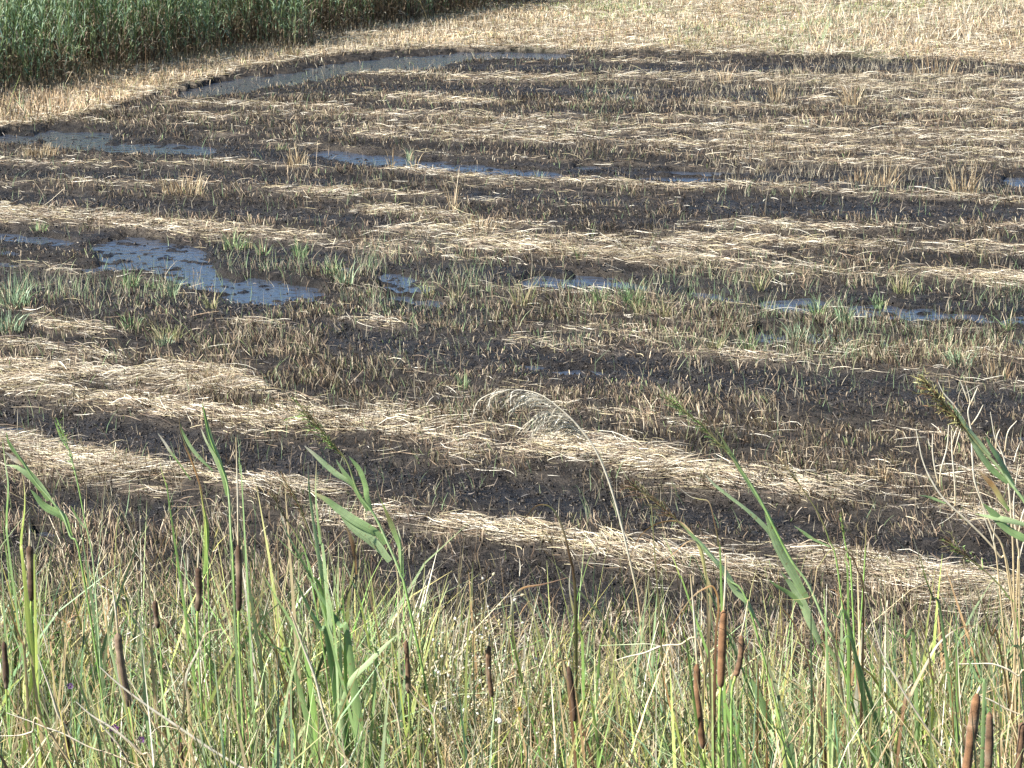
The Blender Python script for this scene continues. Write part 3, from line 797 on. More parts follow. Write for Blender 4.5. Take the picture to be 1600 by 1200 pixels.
def broad_mat():
    m = bpy.data.materials.new('broad_leaf')
    n, l = nodes_of(m)
    out = n.new('ShaderNodeOutputMaterial')
    at = n.new('ShaderNodeAttribute'); at.attribute_name = 'Col'
    tc = n.new('ShaderNodeTexCoord'); sx = n.new('ShaderNodeSeparateXYZ'); l.new(tc.outputs['Object'], sx.inputs[0])
    cb = n.new('ShaderNodeCombineXYZ')
    mu = n.new('ShaderNodeMath'); mu.operation = 'MULTIPLY'; mu.inputs[1].default_value = 16; l.new(at.outputs['Alpha'], mu.inputs[0])
    l.new(mu.outputs[0], cb.inputs[0]); l.new(sx.outputs['Z'], cb.inputs[2])
    no = n.new('ShaderNodeTexNoise'); no.inputs['Scale'].default_value = 1.6; no.inputs['Detail'].default_value = 2; l.new(cb.outputs[0], no.inputs['Vector'])
    n2 = n.new('ShaderNodeTexNoise'); n2.inputs['Scale'].default_value = 55; n2.inputs['Detail'].default_value = 3; l.new(tc.outputs['Object'], n2.inputs['Vector'])
    mr = n.new('ShaderNodeMapRange'); mr.inputs[1].default_value = .3; mr.inputs[2].default_value = .7; mr.inputs[3].default_value = .68; mr.inputs[4].default_value = 1.3; l.new(no.outputs['Fac'], mr.inputs[0])
    vm = n.new('ShaderNodeVectorMath'); vm.operation = 'SCALE'; l.new(at.outputs['Color'], vm.inputs[0]); l.new(mr.outputs[0], vm.inputs['Scale'])
    sp = n.new('ShaderNodeMapRange'); sp.inputs[1].default_value = .62; sp.inputs[2].default_value = .70; l.new(n2.outputs['Fac'], sp.inputs[0])
    mf = n.new('ShaderNodeMath'); mf.operation = 'MULTIPLY'; mf.inputs[1].default_value = .7; l.new(sp.outputs[0], mf.inputs[0])
    mx0 = n.new('ShaderNodeMix'); mx0.data_type = 'RGBA'; l.new(mf.outputs[0], mx0.inputs[0]); l.new(vm.outputs[0], mx0.inputs[6]); mx0.inputs[7].default_value = (0.3, 0.2, 0.1, 1)
    p = n.new('ShaderNodeBsdfPrincipled'); p.inputs['Roughness'].default_value = .38; p.inputs['Specular IOR Level'].default_value = .55
    l.new(mx0.outputs[2], p.inputs['Base Color'])
    bp = n.new('ShaderNodeBump'); bp.inputs['Strength'].default_value = .5; bp.inputs['Distance'].default_value = .002; l.new(no.outputs['Fac'], bp.inputs['Height']); l.new(bp.outputs[0], p.inputs['Normal'])
    tr = n.new('ShaderNodeBsdfTranslucent'); l.new(mx0.outputs[2], tr.inputs['Color'])
    mx = n.new('ShaderNodeMixShader'); mx.inputs[0].default_value = .36; l.new(p.outputs[0], mx.inputs[1]); l.new(tr.outputs[0], mx.inputs[2]); l.new(mx.outputs[0], out.inputs[0])
    return m
M_BROAD = broad_mat()
# ------------------------------------------------------------------ plants on the bank in front
PALT = dict(bg=(0.29, 0.42, 0.16), dg=(0.15, 0.26, 0.10), lg=(0.46, 0.58, 0.28), g=(0.28, 0.44, 0.12), yg=(0.48, 0.57, 0.14), y=(0.60, 0.54, 0.22),
            tan=(0.55, 0.42, 0.23), w=(0.68, 0.61, 0.46), br=(0.23, 0.13, 0.07), orr=(0.47, 0.27, 0.11), dk=(0.12, 0.075, 0.045), ol=(0.2, 0.19, 0.08))
TILE = {1: (0, 600), 2: (400, 600), 3: (800, 600), 4: (1200, 600), 5: (0, 900), 6: (400, 900), 7: (800, 900), 8: (1200, 900)}

def bank_z(x, y):
    f = field(np.array([float(x)]), np.array([max(float(y), 8.0)]))
    return float(height(np.array([float(x)]), np.array([float(y)]), f)[0])

def catmull(P, per=5):
    P = np.asarray(P, float)
    if len(P) < 3:
        t = np.linspace(0, 1, per * 2)[:, None]; return P[0] * (1 - t) + P[-1] * t
    Q = np.concatenate([[2 * P[0] - P[1]], P, [2 * P[-1] - P[-2]]]); out = []
    for i in range(1, len(Q) - 2):
        for k in range(per):
            t = k / per
            out.append(0.5 * ((2 * Q[i]) + (-Q[i - 1] + Q[i + 1]) * t + (2 * Q[i - 1] - 5 * Q[i] + 4 * Q[i + 1] - Q[i + 2]) * t * t + (-Q[i - 1] + 3 * Q[i] - 3 * Q[i + 1] + Q[i + 2]) * t ** 3))
    out.append(Q[-2]); return np.array(out)

def along(cols, n):
    c = np.array([PALT[k] for k in cols]); t = np.linspace(0, len(c) - 1, n)
    return np.stack([np.interp(t, np.arange(len(c)), c[:, i]) for i in range(3)], 1)

def px3(tile, pts, y, dy=0.0):
    if tile: pts = [(TILE[tile][0] + a / 4, TILE[tile][1] + b / 4) for a, b in pts]
    n = len(pts)
    return np.array([at_y(a, b, y + dy * (1 - i / max(n - 1, 1))) for i, (a, b) in enumerate(pts)])

def rooted(P, base, bend=0.35):
    e = P[-1]
    if e[2] - base[2] < 0.08: return P
    T = P[-1] - P[-2]; T = T / (np.linalg.norm(T) + 1e-9)
    L = e[2] - base[2]
    m = e * .5 + base * .5 + T * L * 0.12; m[2] = (e[2] + base[2]) / 2
    return np.concatenate([P, [m, base]])

def leaf_part(parent, base, P, wpx, cols, root=True, name='leaf', mat=None, keel=.35, twist=None, wfun=None):
    n0 = len(P)
    Pr = rooted(P, base) if root else P
    Q = catmull(Pr, 6); K = len(Q)
    nb = (n0 - 1) * 6 + 1
    sc = np.linalg.norm(P[0] - np.array((0, 0, CAM_H))) / FPX
    t = np.linspace(0, 1, K)
    s = np.concatenate([[0], np.cumsum(np.linalg.norm(np.diff(Q, axis=0), axis=1))]); s /= s[-1] + 1e-9
    W = wpx * .82 * sc * .5 * np.minimum(1, (s / .38) ** .75 + 0.04) * (1 - .35 * smooth(.6, 1, s))
    if wfun is not None: W = wpx * sc * .5 * wfun(s)
    C = along(cols, nb); C = np.concatenate([C, np.repeat(C[-1:], K - nb, 0)]) if K > nb else C[:K]
    C = C * (1 + rng.normal(0, .05, (K, 1)))
    T = np.gradient(Q, axis=0); T /= np.linalg.norm(T, axis=1)[:, None] + 1e-9
    N = np.array((rng.normal(0, .35), -1, rng.uniform(.0, .7)))
    S = np.cross(T, N); S /= np.linalg.norm(S, axis=1)[:, None] + 1e-9
    B = np.cross(S, T)
    a = (rng.uniform(-.5, .5) if twist is None else twist) + np.sin(s * rng.uniform(2, 6) + rng.uniform(0, 6)) * .55
    S2 = S * np.cos(a)[:, None] + B * np.sin(a)[:, None]; N2 = np.cross(T, S2)
    b = Batch(); b.folded(Q - base, W, S2, N2, C, keel)
    return b.build(name, mat or M_BROAD, parent)

def stem_part(parent, base, P, wpx, cols, root=True, name='stem', taper=.35):
    n0 = len(P)
    Pr = rooted(P, base) if root else P
    Q = catmull(Pr, 6); K = len(Q); nb = (n0 - 1) * 6 + 1
    sc = np.linalg.norm(P[0] - np.array((0, 0, CAM_H))) / FPX
    s = np.linspace(0, 1, K)
    C = along(cols, nb); C = np.concatenate([C, np.repeat(C[-1:], K - nb, 0)]) if K > nb else C[:K]
    b = Batch(); b.tube(Q - base, wpx * sc * .5 * (taper + (1 - taper) * np.minimum(1, s * 2.5)), C)
    return b.build(name, M_STEM, parent)

def plume_part(parent, base, P, cols, length=.1, n=90, droop=1.0, side=0, name='panicle', width=.0011, spread=.5):
    """feathery seed head along a path, tip first"""
    Q = catmull(P, 6); b = Batch()
    L = np.concatenate([[0], np.cumsum(np.linalg.norm(np.diff(Q, axis=0), axis=1))])
    for i in range(n):
        u = rng.random() ** .8
        s0 = u * L[-1]
        A = np.array([np.interp(s0, L, Q[:, k]) for k in range(3)])
        A2 = np.array([np.interp(max(s0 - .02, 0), L, Q[:, k]) for k in range(3)])
        T = A2 - A; T /= np.linalg.norm(T) + 1e-9
        R = rng.normal(0, spread, 3); R[0] += side * .35
        D = T + R; D /= np.linalg.norm(D)
        ln = length * rng.uniform(.4, 1.1) * (.35 + .9 * math.sin(math.pi * min(u * .85 + .12, 1)))
        t = np.linspace(0, 1, 5)
        Pk = A + D * (t[:, None] * ln); Pk[:, 2] -= droop * ln * t ** 2; Pk[:, 0] += side * ln * .35 * t ** 2
        c = np.array(PALT[cols[rng.integers(len(cols))]]) * rng.uniform(.7, 1.3)
        S = np.array((rng.normal(), rng.normal() * .4, rng.normal())); S /= np.linalg.norm(S)
        b.ribbons((Pk - base)[None], (width * np.array([.6, 1.1, 1.4, 1.2, .3]))[None], np.repeat(S[None, None], 5, 1), np.repeat(c[None, None], 5, 1))
        m = 4   # spikelets
        tt = rng.uniform(.3, 1, m); O = A + D * (tt[:, None] * ln); O[:, 2] -= droop * ln * tt ** 2; O[:, 0] += side * ln * .35 * tt ** 2
        dd = D * .6 + rng.normal(0, .5, (m, 3)) + np.array((0, 0, -.5 * droop)); dd /= np.linalg.norm(dd, axis=1)[:, None]
        tq = np.array([0, .5, 1.0]); Pq = O[:, None] + dd[:, None] * (tq[None, :, None] * ln * .22) - base
        Sq = rng.normal(0, 1, (m, 3)); Sq /= np.linalg.norm(Sq, axis=1)[:, None]
        b.ribbons(Pq, np.repeat((width * np.array([.5, 1.2, .2]))[None], m, 0), np.repeat(Sq[:, None], 3, 1), np.repeat(np.repeat((c * rng.uniform(.8, 1.2, (m, 1)))[:, None], 3, 1), 1, 0))
    return b.build(name, M_LEAF, parent)

def root_obj(name, base, label, cat, group=None):
    o = bpy.data.objects.new(name, None); COL.objects.link(o)
    o.empty_display_size = .05
    o.location = tuple(float(a) for a in base)
    return tag(o, label, cat, group)

def base_of(u, v, y, k=0.0):
    p = at_y(u, v, y)
    return np.array((p[0] + k, y, bank_z(p[0] + k, y) - .01))

# ---- cattails with brown heads: (top px, bottom px, width px, distance, colours, spike px above, lean of the foot, leaves, label)
HEADC = {'rust': (0.19, 0.10, 0.048), 'brown': (0.14, 0.082, 0.046), 'dark': (0.075, 0.045, 0.027), 'grey': (0.18, 0.125, 0.082)}
def cattail(top, bot, wpx, y, col, spike, foot, leaves, label, hang=None):
    B3 = at_y(bot[0], bot[1], y); T3 = at_y(top[0], top[1], y)
    z0 = bank_z(B3[0] + foot, y) - .01
    base = np.array((B3[0] + foot, y, z0))
    r = root_obj('cattail', base, label, 'cattail', 'brown headed cattails in the bank grass')
    ax = T3 - B3; Lh = np.linalg.norm(ax); d = ax / Lh
    rad = wpx * (y / CP) / FPX * .46
    t = np.linspace(0, 1, 22)
    prof = np.sqrt(np.clip(1 - (np.abs(2 * t - 1)) ** 9, 0, 1)) * (1 - .08 * np.sin(t * 9 + rng.random() * 6)) * (1 + .06 * rng.normal(0, 1, 22) * .5)
    prof *= 1 + .05 * np.convolve(rng.normal(0, 1, 26), np.ones(5) / 2.2, 'valid'); prof[0] = .12; prof[-1] = .15
    side = np.cross(d, (0, 1, 0))
    P = B3[None] + ax[None] * t[:, None] + side[None] * (np.sin(t * math.pi) * rng.normal(0, .003))[:, None]
    c0 = np.array(HEADC[col]) * 1.25
    C = c0[None] * (1 + rng.normal(0, .2, (22, 1)))
    if rng.random() < .5:
        tc_ = rng.uniform(.1, .9); k_ = np.exp(-((t - tc_) / rng.uniform(.04, .12)) ** 2)[:, None] * .55; C = C * (1 - k_) + np.array((.42, .31, .2)) * k_
    b = Batch(); b.tube(P - base, rad * prof, C, 12)
    b.build('seed_head', M_VELVET, r)
    # stem below
    low = B3 - d * .10
    stem_part(r, base, np.array([B3 + d * .01, low, low * .6 + base * .4 + np.array((0, 0, 0))]), wpx * .38, ['yg', 'g', 'g'], True, 'stem', .9)
    if spike:
        tip = T3 + d * (spike * (y / CP) / FPX) + np.array((rng.normal(0, .004), 0, 0))
        stem_part(r, base, np.array([tip, (tip + T3) / 2 + np.array((.002, 0, 0)), T3 - d * .005]), wpx * .26, ['tan', 'w', 'tan'], False, 'flower_spike', .5)
    for (tile, pts, wl, cols) in leaves:
        leaf_part(r, base, px3(tile, pts, y + rng.uniform(-.08, .08), rng.uniform(-.12, .12)), wl, cols)
    return r

cattail((6, 1002), (10, 1078), 10, 7.2, 'dark', 0, .03, [(5, [(0, 120), (60, 230), (130, 400), (160, 560)], 8, ['tan', 'orr', 'tan'])], 'dark cattail head at the very left edge of the photo')
cattail((46, 852), (49, 940), 13, 7.4, 'dark', 45, .04,
        [(1, [(135, 560), (150, 640), (152, 780), (130, 1000), (150, 1200)], 12, ['tan', 'y', 'yg', 'yg', 'yg']), (1, [(15, 340), (30, 480), (50, 640), (40, 860), (60, 1100)], 9, ['g', 'lg', 'g', 'bg']),
         (1, [(215, 1030), (225, 1100), (215, 1200)], 9, ['y', 'yg', 'yg'])], 'highest cattail head at the left, beside a broad yellow green leaf')
cattail((184, 988), (202, 1106), 14.5, 7.0, 'grey', 90, .07,
        [(5, [(655, -20), (680, 180), (665, 260), (690, 450), (740, 650), (800, 900), (835, 1200)], 8, ['br', 'orr', 'lg', 'lg', 'g']),
         (5, [(800, 220), (870, 310), (888, 450), (900, 620), (905, 800), (930, 1100)], 9, ['tan', 'w', 'lg', 'lg', 'bg'])], 'large grey brown cattail head leaning over the crossing white twigs, lower left')
cattail((242, 938), (247, 982), 9, 7.9, 'dark', 30, .02, [], 'short dark cattail head half hidden in grass, between two taller ones')
cattail((309, 886), (309, 956), 11, 7.6, 'dark', 40, .03, [(1, [(1080, 860), (1030, 960), (960, 1120), (930, 1200)], 6, ['br', 'orr', 'br', 'tan']), (1, [(1260, 730), (1275, 900), (1268, 1200)], 7, ['y', 'yg', 'g'])], 'dark cattail head beside a slanting brown leaf, left of the tall spiked one')
cattail((372, 850), (373, 956), 11, 7.5, 'dark', 175, .02, [(1, [(1490, 460), (1500, 560), (1512, 640)], 6, ['g', 'bg', 'bg']), (1, [(1420, 660), (1432, 800), (1440, 1000)], 7, ['w', 'lg', 'lg'])], 'dark cattail head with a long pale spike above, left of the green clump')
cattail((102, 1126), (107, 1185), 10, 6.9, 'dark', 0, .02, [(5, [(415, 395), (440, 500), (490, 650), (560, 850), (640, 1150)], 9, ['w', 'y', 'g', 'bg', 'dg'])], 'dark cattail head low at the left, beside a bent cream tipped leaf')
cattail((282, 1160), (287, 1230), 10, 6.8, 'brown', 0, .0, [(5, [(1130, 1000), (1110, 1080), (1090, 1200)], 7, ['tan', 'orr', 'tan'])], 'cattail head cut off by the bottom edge, left of the white twig end')
cattail((452, 1084), (457, 1124), 9, 7.2, 'brown', 12, .0, [(6, [(190, 620), (260, 690), (340, 740)], 7, ['br', 'y', 'yg'])], 'small brown cattail head below the bright green leaf clump')
cattail((634, 1000), (638, 1085), 9, 7.4, 'brown', 20, .02, [(6, [(760, 40), (800, 180), (830, 330), (900, 700)], 5, ['orr', 'y', 'yg']), (6, [(580, 195), (480, 220), (400, 290), (320, 400)], 4, ['orr', 'tan', 'tan', 'tan'])], 'thin brown cattail head in green grass right of the bright leaf clump')
cattail((764, 1008), (769, 1090), 9, 7.6, 'brown', 26, .02, [(6, [(1245, 210), (1200, 300), (1190, 480), (1210, 620), (1215, 740)], 5, ['w', 'y', 'tan', 'tan'])], 'brown cattail head inside the beige dry weed tangle at the bottom middle')
cattail((888, 1040), (898, 1128), 11, 7.2, 'dark', 10, .03,
        [(7, [(480, 600), (495, 760), (530, 1000), (540, 1200)], 10, ['y', 'yg', 'g', 'g']), (7, [(150, 980), (175, 850), (205, 690), (255, 570), (310, 528), (330, 620), (360, 800)], 8, ['tan', 'tan', 'y', 'tan', 'tan', 'br']),
         (7, [(440, 600), (380, 550), (320, 530), (280, 590), (300, 760)], 7, ['tan', 'orr', 'y', 'tan'])], 'dark shaded cattail head under a folded tan leaf, bottom middle')
cattail((1089, 1036), (1099, 1172), 13, 6.8, 'rust', 150, .06,
        [(7, [(920, 470), (950, 640), (990, 820), (1040, 1000)], 7, ['w', 'orr', 'orr', 'yg']), (7, [(1060, 260), (1080, 380), (1105, 520)], 7, ['y', 'yg', 'g']), (7, [(945, 430), (1000, 320), (1060, 220), (1130, 130), (1200, 80), (1260, 72), (1290, 200), (1270, 500)], 6, ['br', 'orr', 'tan', 'orr', 'orr', 'br'])],
        'long slim rusty cattail head, lower one of the rusty pair')
cattail((1131, 952), (1126, 1076), 14.5, 6.9, 'rust', 90, .02,
        [(3, [(1040, 645), (1110, 700), (1170, 720), (1230, 738), (1262, 850), (1290, 1000), (1305, 1190)], 6.5, ['w', 'w', 'y', 'tan', 'br', 'ol', 'g']),
         (3, [(830, 1160), (930, 1110), (1010, 1060), (1090, 990), (1150, 985), (1195, 1060), (1220, 1250), (1225, 1450)], 7, ['br', 'br', 'orr', 'tan', 'y', 'y', 'tan']),
         (7, [(1250, 310), (1340, 345), (1420, 420), (1500, 520), (1540, 640)], 6, ['ol', 'br', 'br', 'orr'])], 'thick rusty cattail head with a tan leaf crossing its top, right of centre')
cattail((1158, 992), (1149, 1058), 11, 7.1, 'brown', 60, .03, [(7, [(1480, 420), (1460, 640), (1420, 900)], 7, ['yg', 'g', 'g'])], 'slim brown cattail head tilted beside the thick rusty one')
cattail((1527, 1082), (1508, 1215), 17.5, 6.1, 'rust', 12, -.06,
        [(8, [(1100, 260), (1180, 370), (1240, 500), (1320, 660), (1350, 760)], 8, ['yg', 'g', 'bg', 'bg']), (8, [(1210, 750), (1240, 850), (1255, 1000), (1260, 1150)], 10, ['yg', 'yg', 'g'])], 'thickest rust brown cattail head at the bottom right, leaning right')
cattail((1546, 1112), (1543, 1215), 14, 6.2, 'brown', 0, -.02, [(8, [(1340, 980), (1390, 1080), (1440, 1200)], 8, ['g', 'yg', 'yg'])], 'upright brown cattail head right beside the thickest one, bottom right')
cattail((1597, 1128), (1589, 1215), 12, 6.3, 'brown', 0, .0, [(8, [(1430, 530), (1440, 700), (1450, 850), (1450, 1100)], 7, ['w', 'w', 'y', 'tan']), (8, [(1470, 830), (1480, 950), (1450, 1100)], 9, ['y', 'tan', 'tan'])], 'cattail head cut off by the lower right edge beside cream dry leaves')

# ---- reeds and leafy plants: list of parts
def plant(name, label, cat, group, y, basepx, parts):
    base = base_of(basepx[0], basepx[1], y)
    base[1] = y
    r = root_obj(name, base, label, cat, group)
    for p in parts:
        k = p[0]; P = px3(p[1], p[2], y + (rng.uniform(-.1, .1) if k == 'leaf' else 0), rng.uniform(-.15, .15) if k == 'leaf' else 0)
        if k == 'leaf': leaf_part(r, base, P, p[3], p[4])
        elif k == 'blade': leaf_part(r, base, P, p[3], p[4], False)      # grows out of the stem
        elif k == 'stem': stem_part(r, base, P, p[3] * (.68 if name == 'dry_weed' else .85), p[4])
        elif k == 'twig': stem_part(r, base, P, p[3] * .7, p[4], False, 'branch', .5)
        elif k == 'plume': plume_part(r, base, P, p[4], p[3], *p[5])
    return r

GR = 'green reeds leaning over the bank'
plant('reed', 'bluish green reed leaning left at the left edge with a white tipped leaf', 'reed', GR, 7.8, (150, 1200), [
    ('stem', 1, [(40, 330), (150, 500), (230, 620), (380, 800), (440, 950), (510, 1130)], 4, ['bg', 'bg', 'lg', 'g']),
    ('blade', 1, [(40, 505), (110, 520), (180, 570), (240, 640), (300, 730)], 12, ['lg', 'lg', 'bg', 'bg']), ('blade', 1, [(190, 660), (280, 760), (390, 830), (440, 950)], 15, ['bg', 'bg', 'bg', 'g']),
    ('blade', 1, [(38, 300), (60, 380), (130, 470), (220, 600)], 6, ['g', 'bg', 'bg']), ('blade', 1, [(30, 425), (80, 465), (140, 500)], 9, ['w', 'w', 'tan']), ('blade', 1, [(190, 540), (250, 640), (360, 790)], 12, ['bg', 'lg', 'bg'])])
plant('reed', 'slender green grass stalk with a narrow seed head, above the left cattails', 'reed', GR, 8.2, (150, 1220), [
    ('stem', 1, [(350, 210), (410, 350), (450, 480), (490, 640), (530, 850), (590, 1190)], 3, ['g', 'lg', 'g', 'lg']), ('plume', 1, [(350, 205), (400, 330), (450, 480), (480, 600)], .03, ['g', 'lg', 'yg'], (50, .1, 0, 'panicle', .0012, .35)),
    ('blade', 1, [(340, 230), (380, 330), (420, 400)], 4, ['g', 'lg']), ('blade', 1, [(440, 760), (480, 830), (530, 900)], 4, ['g', 'lg'])])
plant('reed', 'green reed with paired pale leaves pointing up left of the long spiked cattail', 'reed', GR, 7.9, (370, 1220), [
    ('stem', 1, [(1265, 120), (1310, 330), (1400, 560), (1430, 690), (1445, 950), (1460, 1190)], 4, ['g', 'g', 'lg', 'g']),
    ('blade', 1, [(1255, 275), (1290, 370), (1345, 470), (1400, 580), (1425, 700)], 12, ['w', 'lg', 'lg', 'g']), ('blade', 1, [(1265, 120), (1290, 230), (1320, 350), (1380, 520), (1410, 660)], 11, ['ol', 'bg', 'lg', 'bg']),
    ('blade', 1, [(1125, 240), (1150, 320), (1210, 420), (1330, 540)], 7, ['ol', 'bg', 'lg', 'bg'])])
plant('reed', 'half dry reed with a cream leaf tip left of the paired leaves', 'reed', GR, 8.0, (330, 1230), [
    ('stem', 1, [(1120, 190), (1130, 300), (1190, 450), (1240, 600), (1270, 760), (1290, 900), (1300, 1190)], 3, ['dk', 'ol', 'br', 'yg', 'g']),
    ('blade', 1, [(985, 305), (1030, 370), (1065, 430), (1110, 490), (1190, 600)], 7, ['w', 'w', 'g', 'bg']), ('blade', 1, [(1140, 360), (1200, 500), (1250, 650), (1270, 760)], 6, ['br', 'orr', 'ol']),
    ('blade', 1, [(1265, 730), (1290, 860), (1290, 1000), (1280, 1190)], 9, ['y', 'yg', 'g']), ('leaf', 1, [(995, 455), (1010, 540), (1040, 640), (1060, 760)], 6, ['y', 'yg', 'g'])])
plant('reed', 'big green reed with broad leaves and an olive seed plume leaning left, centre left', 'reed', GR, 7.4, (720, 1240), [
    ('stem', 2, [(270, 130), (430, 320), (560, 470), (640, 680), (740, 820), (830, 1010), (900, 1180), (960, 1400)], 5, ['ol', 'ol', 'bg', 'lg', 'g']),
    ('plume', 2, [(262, 125), (340, 210), (430, 320), (500, 410), (560, 470)], .07, ['ol', 'ol', 'br', 'g'], (95, .15, 0, 'panicle', .0010, .28)),
    ('blade', 2, [(300, 385), (390, 460), (500, 560), (560, 600), (620, 650)], 11, ['w', 'lg', 'lg', 'bg']), ('blade', 2, [(580, 450), (640, 530), (680, 640), (690, 700), (720, 790)], 12, ['bg', 'bg', 'bg']),
    ('blade', 2, [(500, 470), (540, 540), (620, 660), (700, 790)], 10, ['lg', 'bg', 'bg']), ('blade', 2, [(340, 670), (440, 720), (520, 780), (620, 850), (750, 930), (810, 1000)], 17, ['tan', 'bg', 'lg', 'bg', 'bg']),
    ('blade', 2, [(530, 825), (590, 880), (670, 940), (760, 1020), (835, 1110)], 20, ['lg', 'lg', 'lg', 'lg']), ('blade', 2, [(770, 705), (810, 800), (850, 900), (890, 1030), (905, 1180)], 12, ['g', 'ol', 'bg', 'lg']),
    ('blade', 2, [(880, 880), (895, 960), (900, 1050), (910, 1190)], 7, ['w', 'lg', 'lg'])])
plant('reed', 'bright green upright clump of reed leaves left of the big reed', 'reed', GR, 7.3, (530, 1230), [
    ('leaf', 2, [(325, 480), (330, 620), (345, 760), (375, 960), (410, 1180), (450, 1400)], 13, ['w', 'bg', 'lg', 'lg', 'g']), ('leaf', 2, [(378, 480), (372, 640), (378, 780), (400, 980), (430, 1180)], 12, ['tan', 'lg', 'bg', 'lg']),
    ('leaf', 2, [(150, 800), (180, 900), (235, 1010), (290, 1110), (340, 1200), (430, 1400)], 11, ['w', 'lg', 'bg', 'bg', 'g']), ('leaf', 2, [(105, 935), (180, 1010), (260, 1090), (350, 1200)], 16, ['bg', 'bg', 'bg']),
    ('leaf', 6, [(235, -10), (320, 180), (400, 320), (460, 450)], 20, ['bg', 'bg', 'dg']), ('leaf', 6, [(310, -20), (420, 150), (520, 300), (580, 430)], 20, ['bg', 'dg', 'bg']), ('leaf', 6, [(425, -20), (460, 150), (485, 330), (500, 600)], 16, ['lg', 'lg', 'g', 'lg']),
    ('leaf', 6, [(560, -40), (545, 100), (550, 250), (560, 420)], 11, ['lg', 'g', 'g']), ('leaf', 6, [(480, -60), (500, 120), (515, 300), (530, 500)], 9, ['lg', 'yg', 'lg'])])
plant('reed', 'dark green long leaf pair bending left into the cattails, left of the green clump', 'reed', GR, 7.2, (500, 1240), [
    ('leaf', 6, [(40, -20), (110, 110), (200, 260), (260, 380), (330, 640)], 15, ['g', 'bg', 'bg', 'g']), ('leaf', 6, [(0, 330), (80, 420), (160, 470), (230, 560)], 16, ['bg', 'bg', 'bg']),
    ('leaf', 6, [(570, -10), (640, 130), (680, 300), (710, 450), (745, 570)], 11, ['g', 'yg', 'yg', 'bg']), ('blade', 6, [(880, 370), (800, 440), (700, 540), (590, 655), (530, 810)], 11, ['lg', 'lg', 'lg'])])
plant('reed', 'two thin reeds with dim drooping brown seed plumes left of the green clump', 'reed', GR, 8.0, (520, 1240), [
    ('stem', 2, [(170, 590), (240, 700), (300, 830), (350, 980), (400, 1190)], 3, ['ol', 'ol', 'ol', 'g']), ('plume', 2, [(160, 570), (200, 650), (260, 740), (310, 860)], .06, ['ol', 'br'], (55, .1, 0, 'panicle', .0009, .28)),
    ('stem', 2, [(110, 700), (180, 830), (260, 960), (340, 1190)], 3, ['ol', 'ol', 'g']), ('plume', 2, [(100, 690), (150, 780), (210, 880)], .05, ['ol', 'br'], (40, .1, 0, 'panicle', .0009, .28)),
    ('blade', 2, [(550, 870), (590, 950), (620, 1080), (630, 1190)], 8, ['tan', 'br', 'orr'])])
plant('reed', 'tall green reed with a thin olive plume slanting over the field, right of centre', 'reed', GR, 7.5, (1385, 1250), [
    ('stem', 3, [(940, 60), (1150, 230), (1330, 410), (1450, 560), (1560, 740), (1640, 900), (1750, 1110), (1850, 1250), (1960, 1500), (2080, 1800)], 5, ['ol', 'ol', 'bg', 'g', 'lg', 'g']),
    ('plume', 3, [(935, 55), (1050, 150), (1180, 260), (1290, 370), (1380, 450)], .07, ['ol', 'ol', 'g', 'bg'], (80, .12, 0, 'panicle', .0009, .22)),
    ('blade', 3, [(1205, 565), (1270, 630), (1350, 690), (1480, 790), (1590, 900), (1640, 980)], 12, ['w', 'lg', 'lg', 'lg', 'bg']), ('blade', 3, [(1270, 270), (1390, 470), (1500, 650), (1600, 810), (1640, 900)], 8, ['ol', 'bg', 'lg', 'bg']),
    ('blade', 4, [(-20, 800), (20, 900), (70, 1020), (160, 1190), (240, 1340)], 18, ['bg', 'lg', 'lg', 'bg']), ('blade', 8, [(80, -30), (150, 60), (210, 160), (260, 280), (330, 420)], 16, ['bg', 'lg', 'lg', 'lg']),
    ('blade', 4, [(160, 885), (210, 920), (270, 960), (385, 1015)], 6, ['lg', 'bg', 'bg']), ('blade', 8, [(0, 20), (60, 70), (130, 110), (220, 180)], 10, ['bg', 'bg', 'bg']),
    ('blade', 8, [(340, 400), (400, 480), (470, 580), (520, 700)], 9, ['bg', 'bg', 'g'])])
plant('reed', 'green reed with a dim brown plume and broad pale leaf above the rusty pair', 'reed', GR, 7.3, (1240, 1240), [
    ('stem', 3, [(760, 640), (900, 740), (1040, 860), (1130, 950), (1250, 1080), (1350, 1220), (1500, 1450)], 4, ['ol', 'br', 'bg', 'lg', 'g']),
    ('plume', 3, [(750, 635), (850, 700), (940, 770), (1050, 860)], .08, ['br', 'ol', 'dk'], (70, .15, 0, 'panicle', .0009, .3)),
    ('blade', 3, [(1085, 905), (1140, 960), (1220, 1040), (1330, 1165), (1400, 1290)], 14, ['lg', 'lg', 'lg', 'lg']), ('blade', 7, [(1310, -30), (1400, 90), (1480, 170), (1560, 330)], 14, ['lg', 'lg', 'bg']),
    ('leaf', 3, [(935, 925), (975, 1010), (1010, 1100), (1050, 1210), (1100, 1340)], 10, ['lg', 'g', 'yg', 'g']), ('leaf', 3, [(1010, 1080), (1100, 1140), (1190, 1190)], 6, ['ol', 'dg', 'dg']),
    ('blade', 7, [(1480, 620), (1530, 730), (1590, 860), (1620, 960)], 14, ['bg', 'bg', 'bg'])])
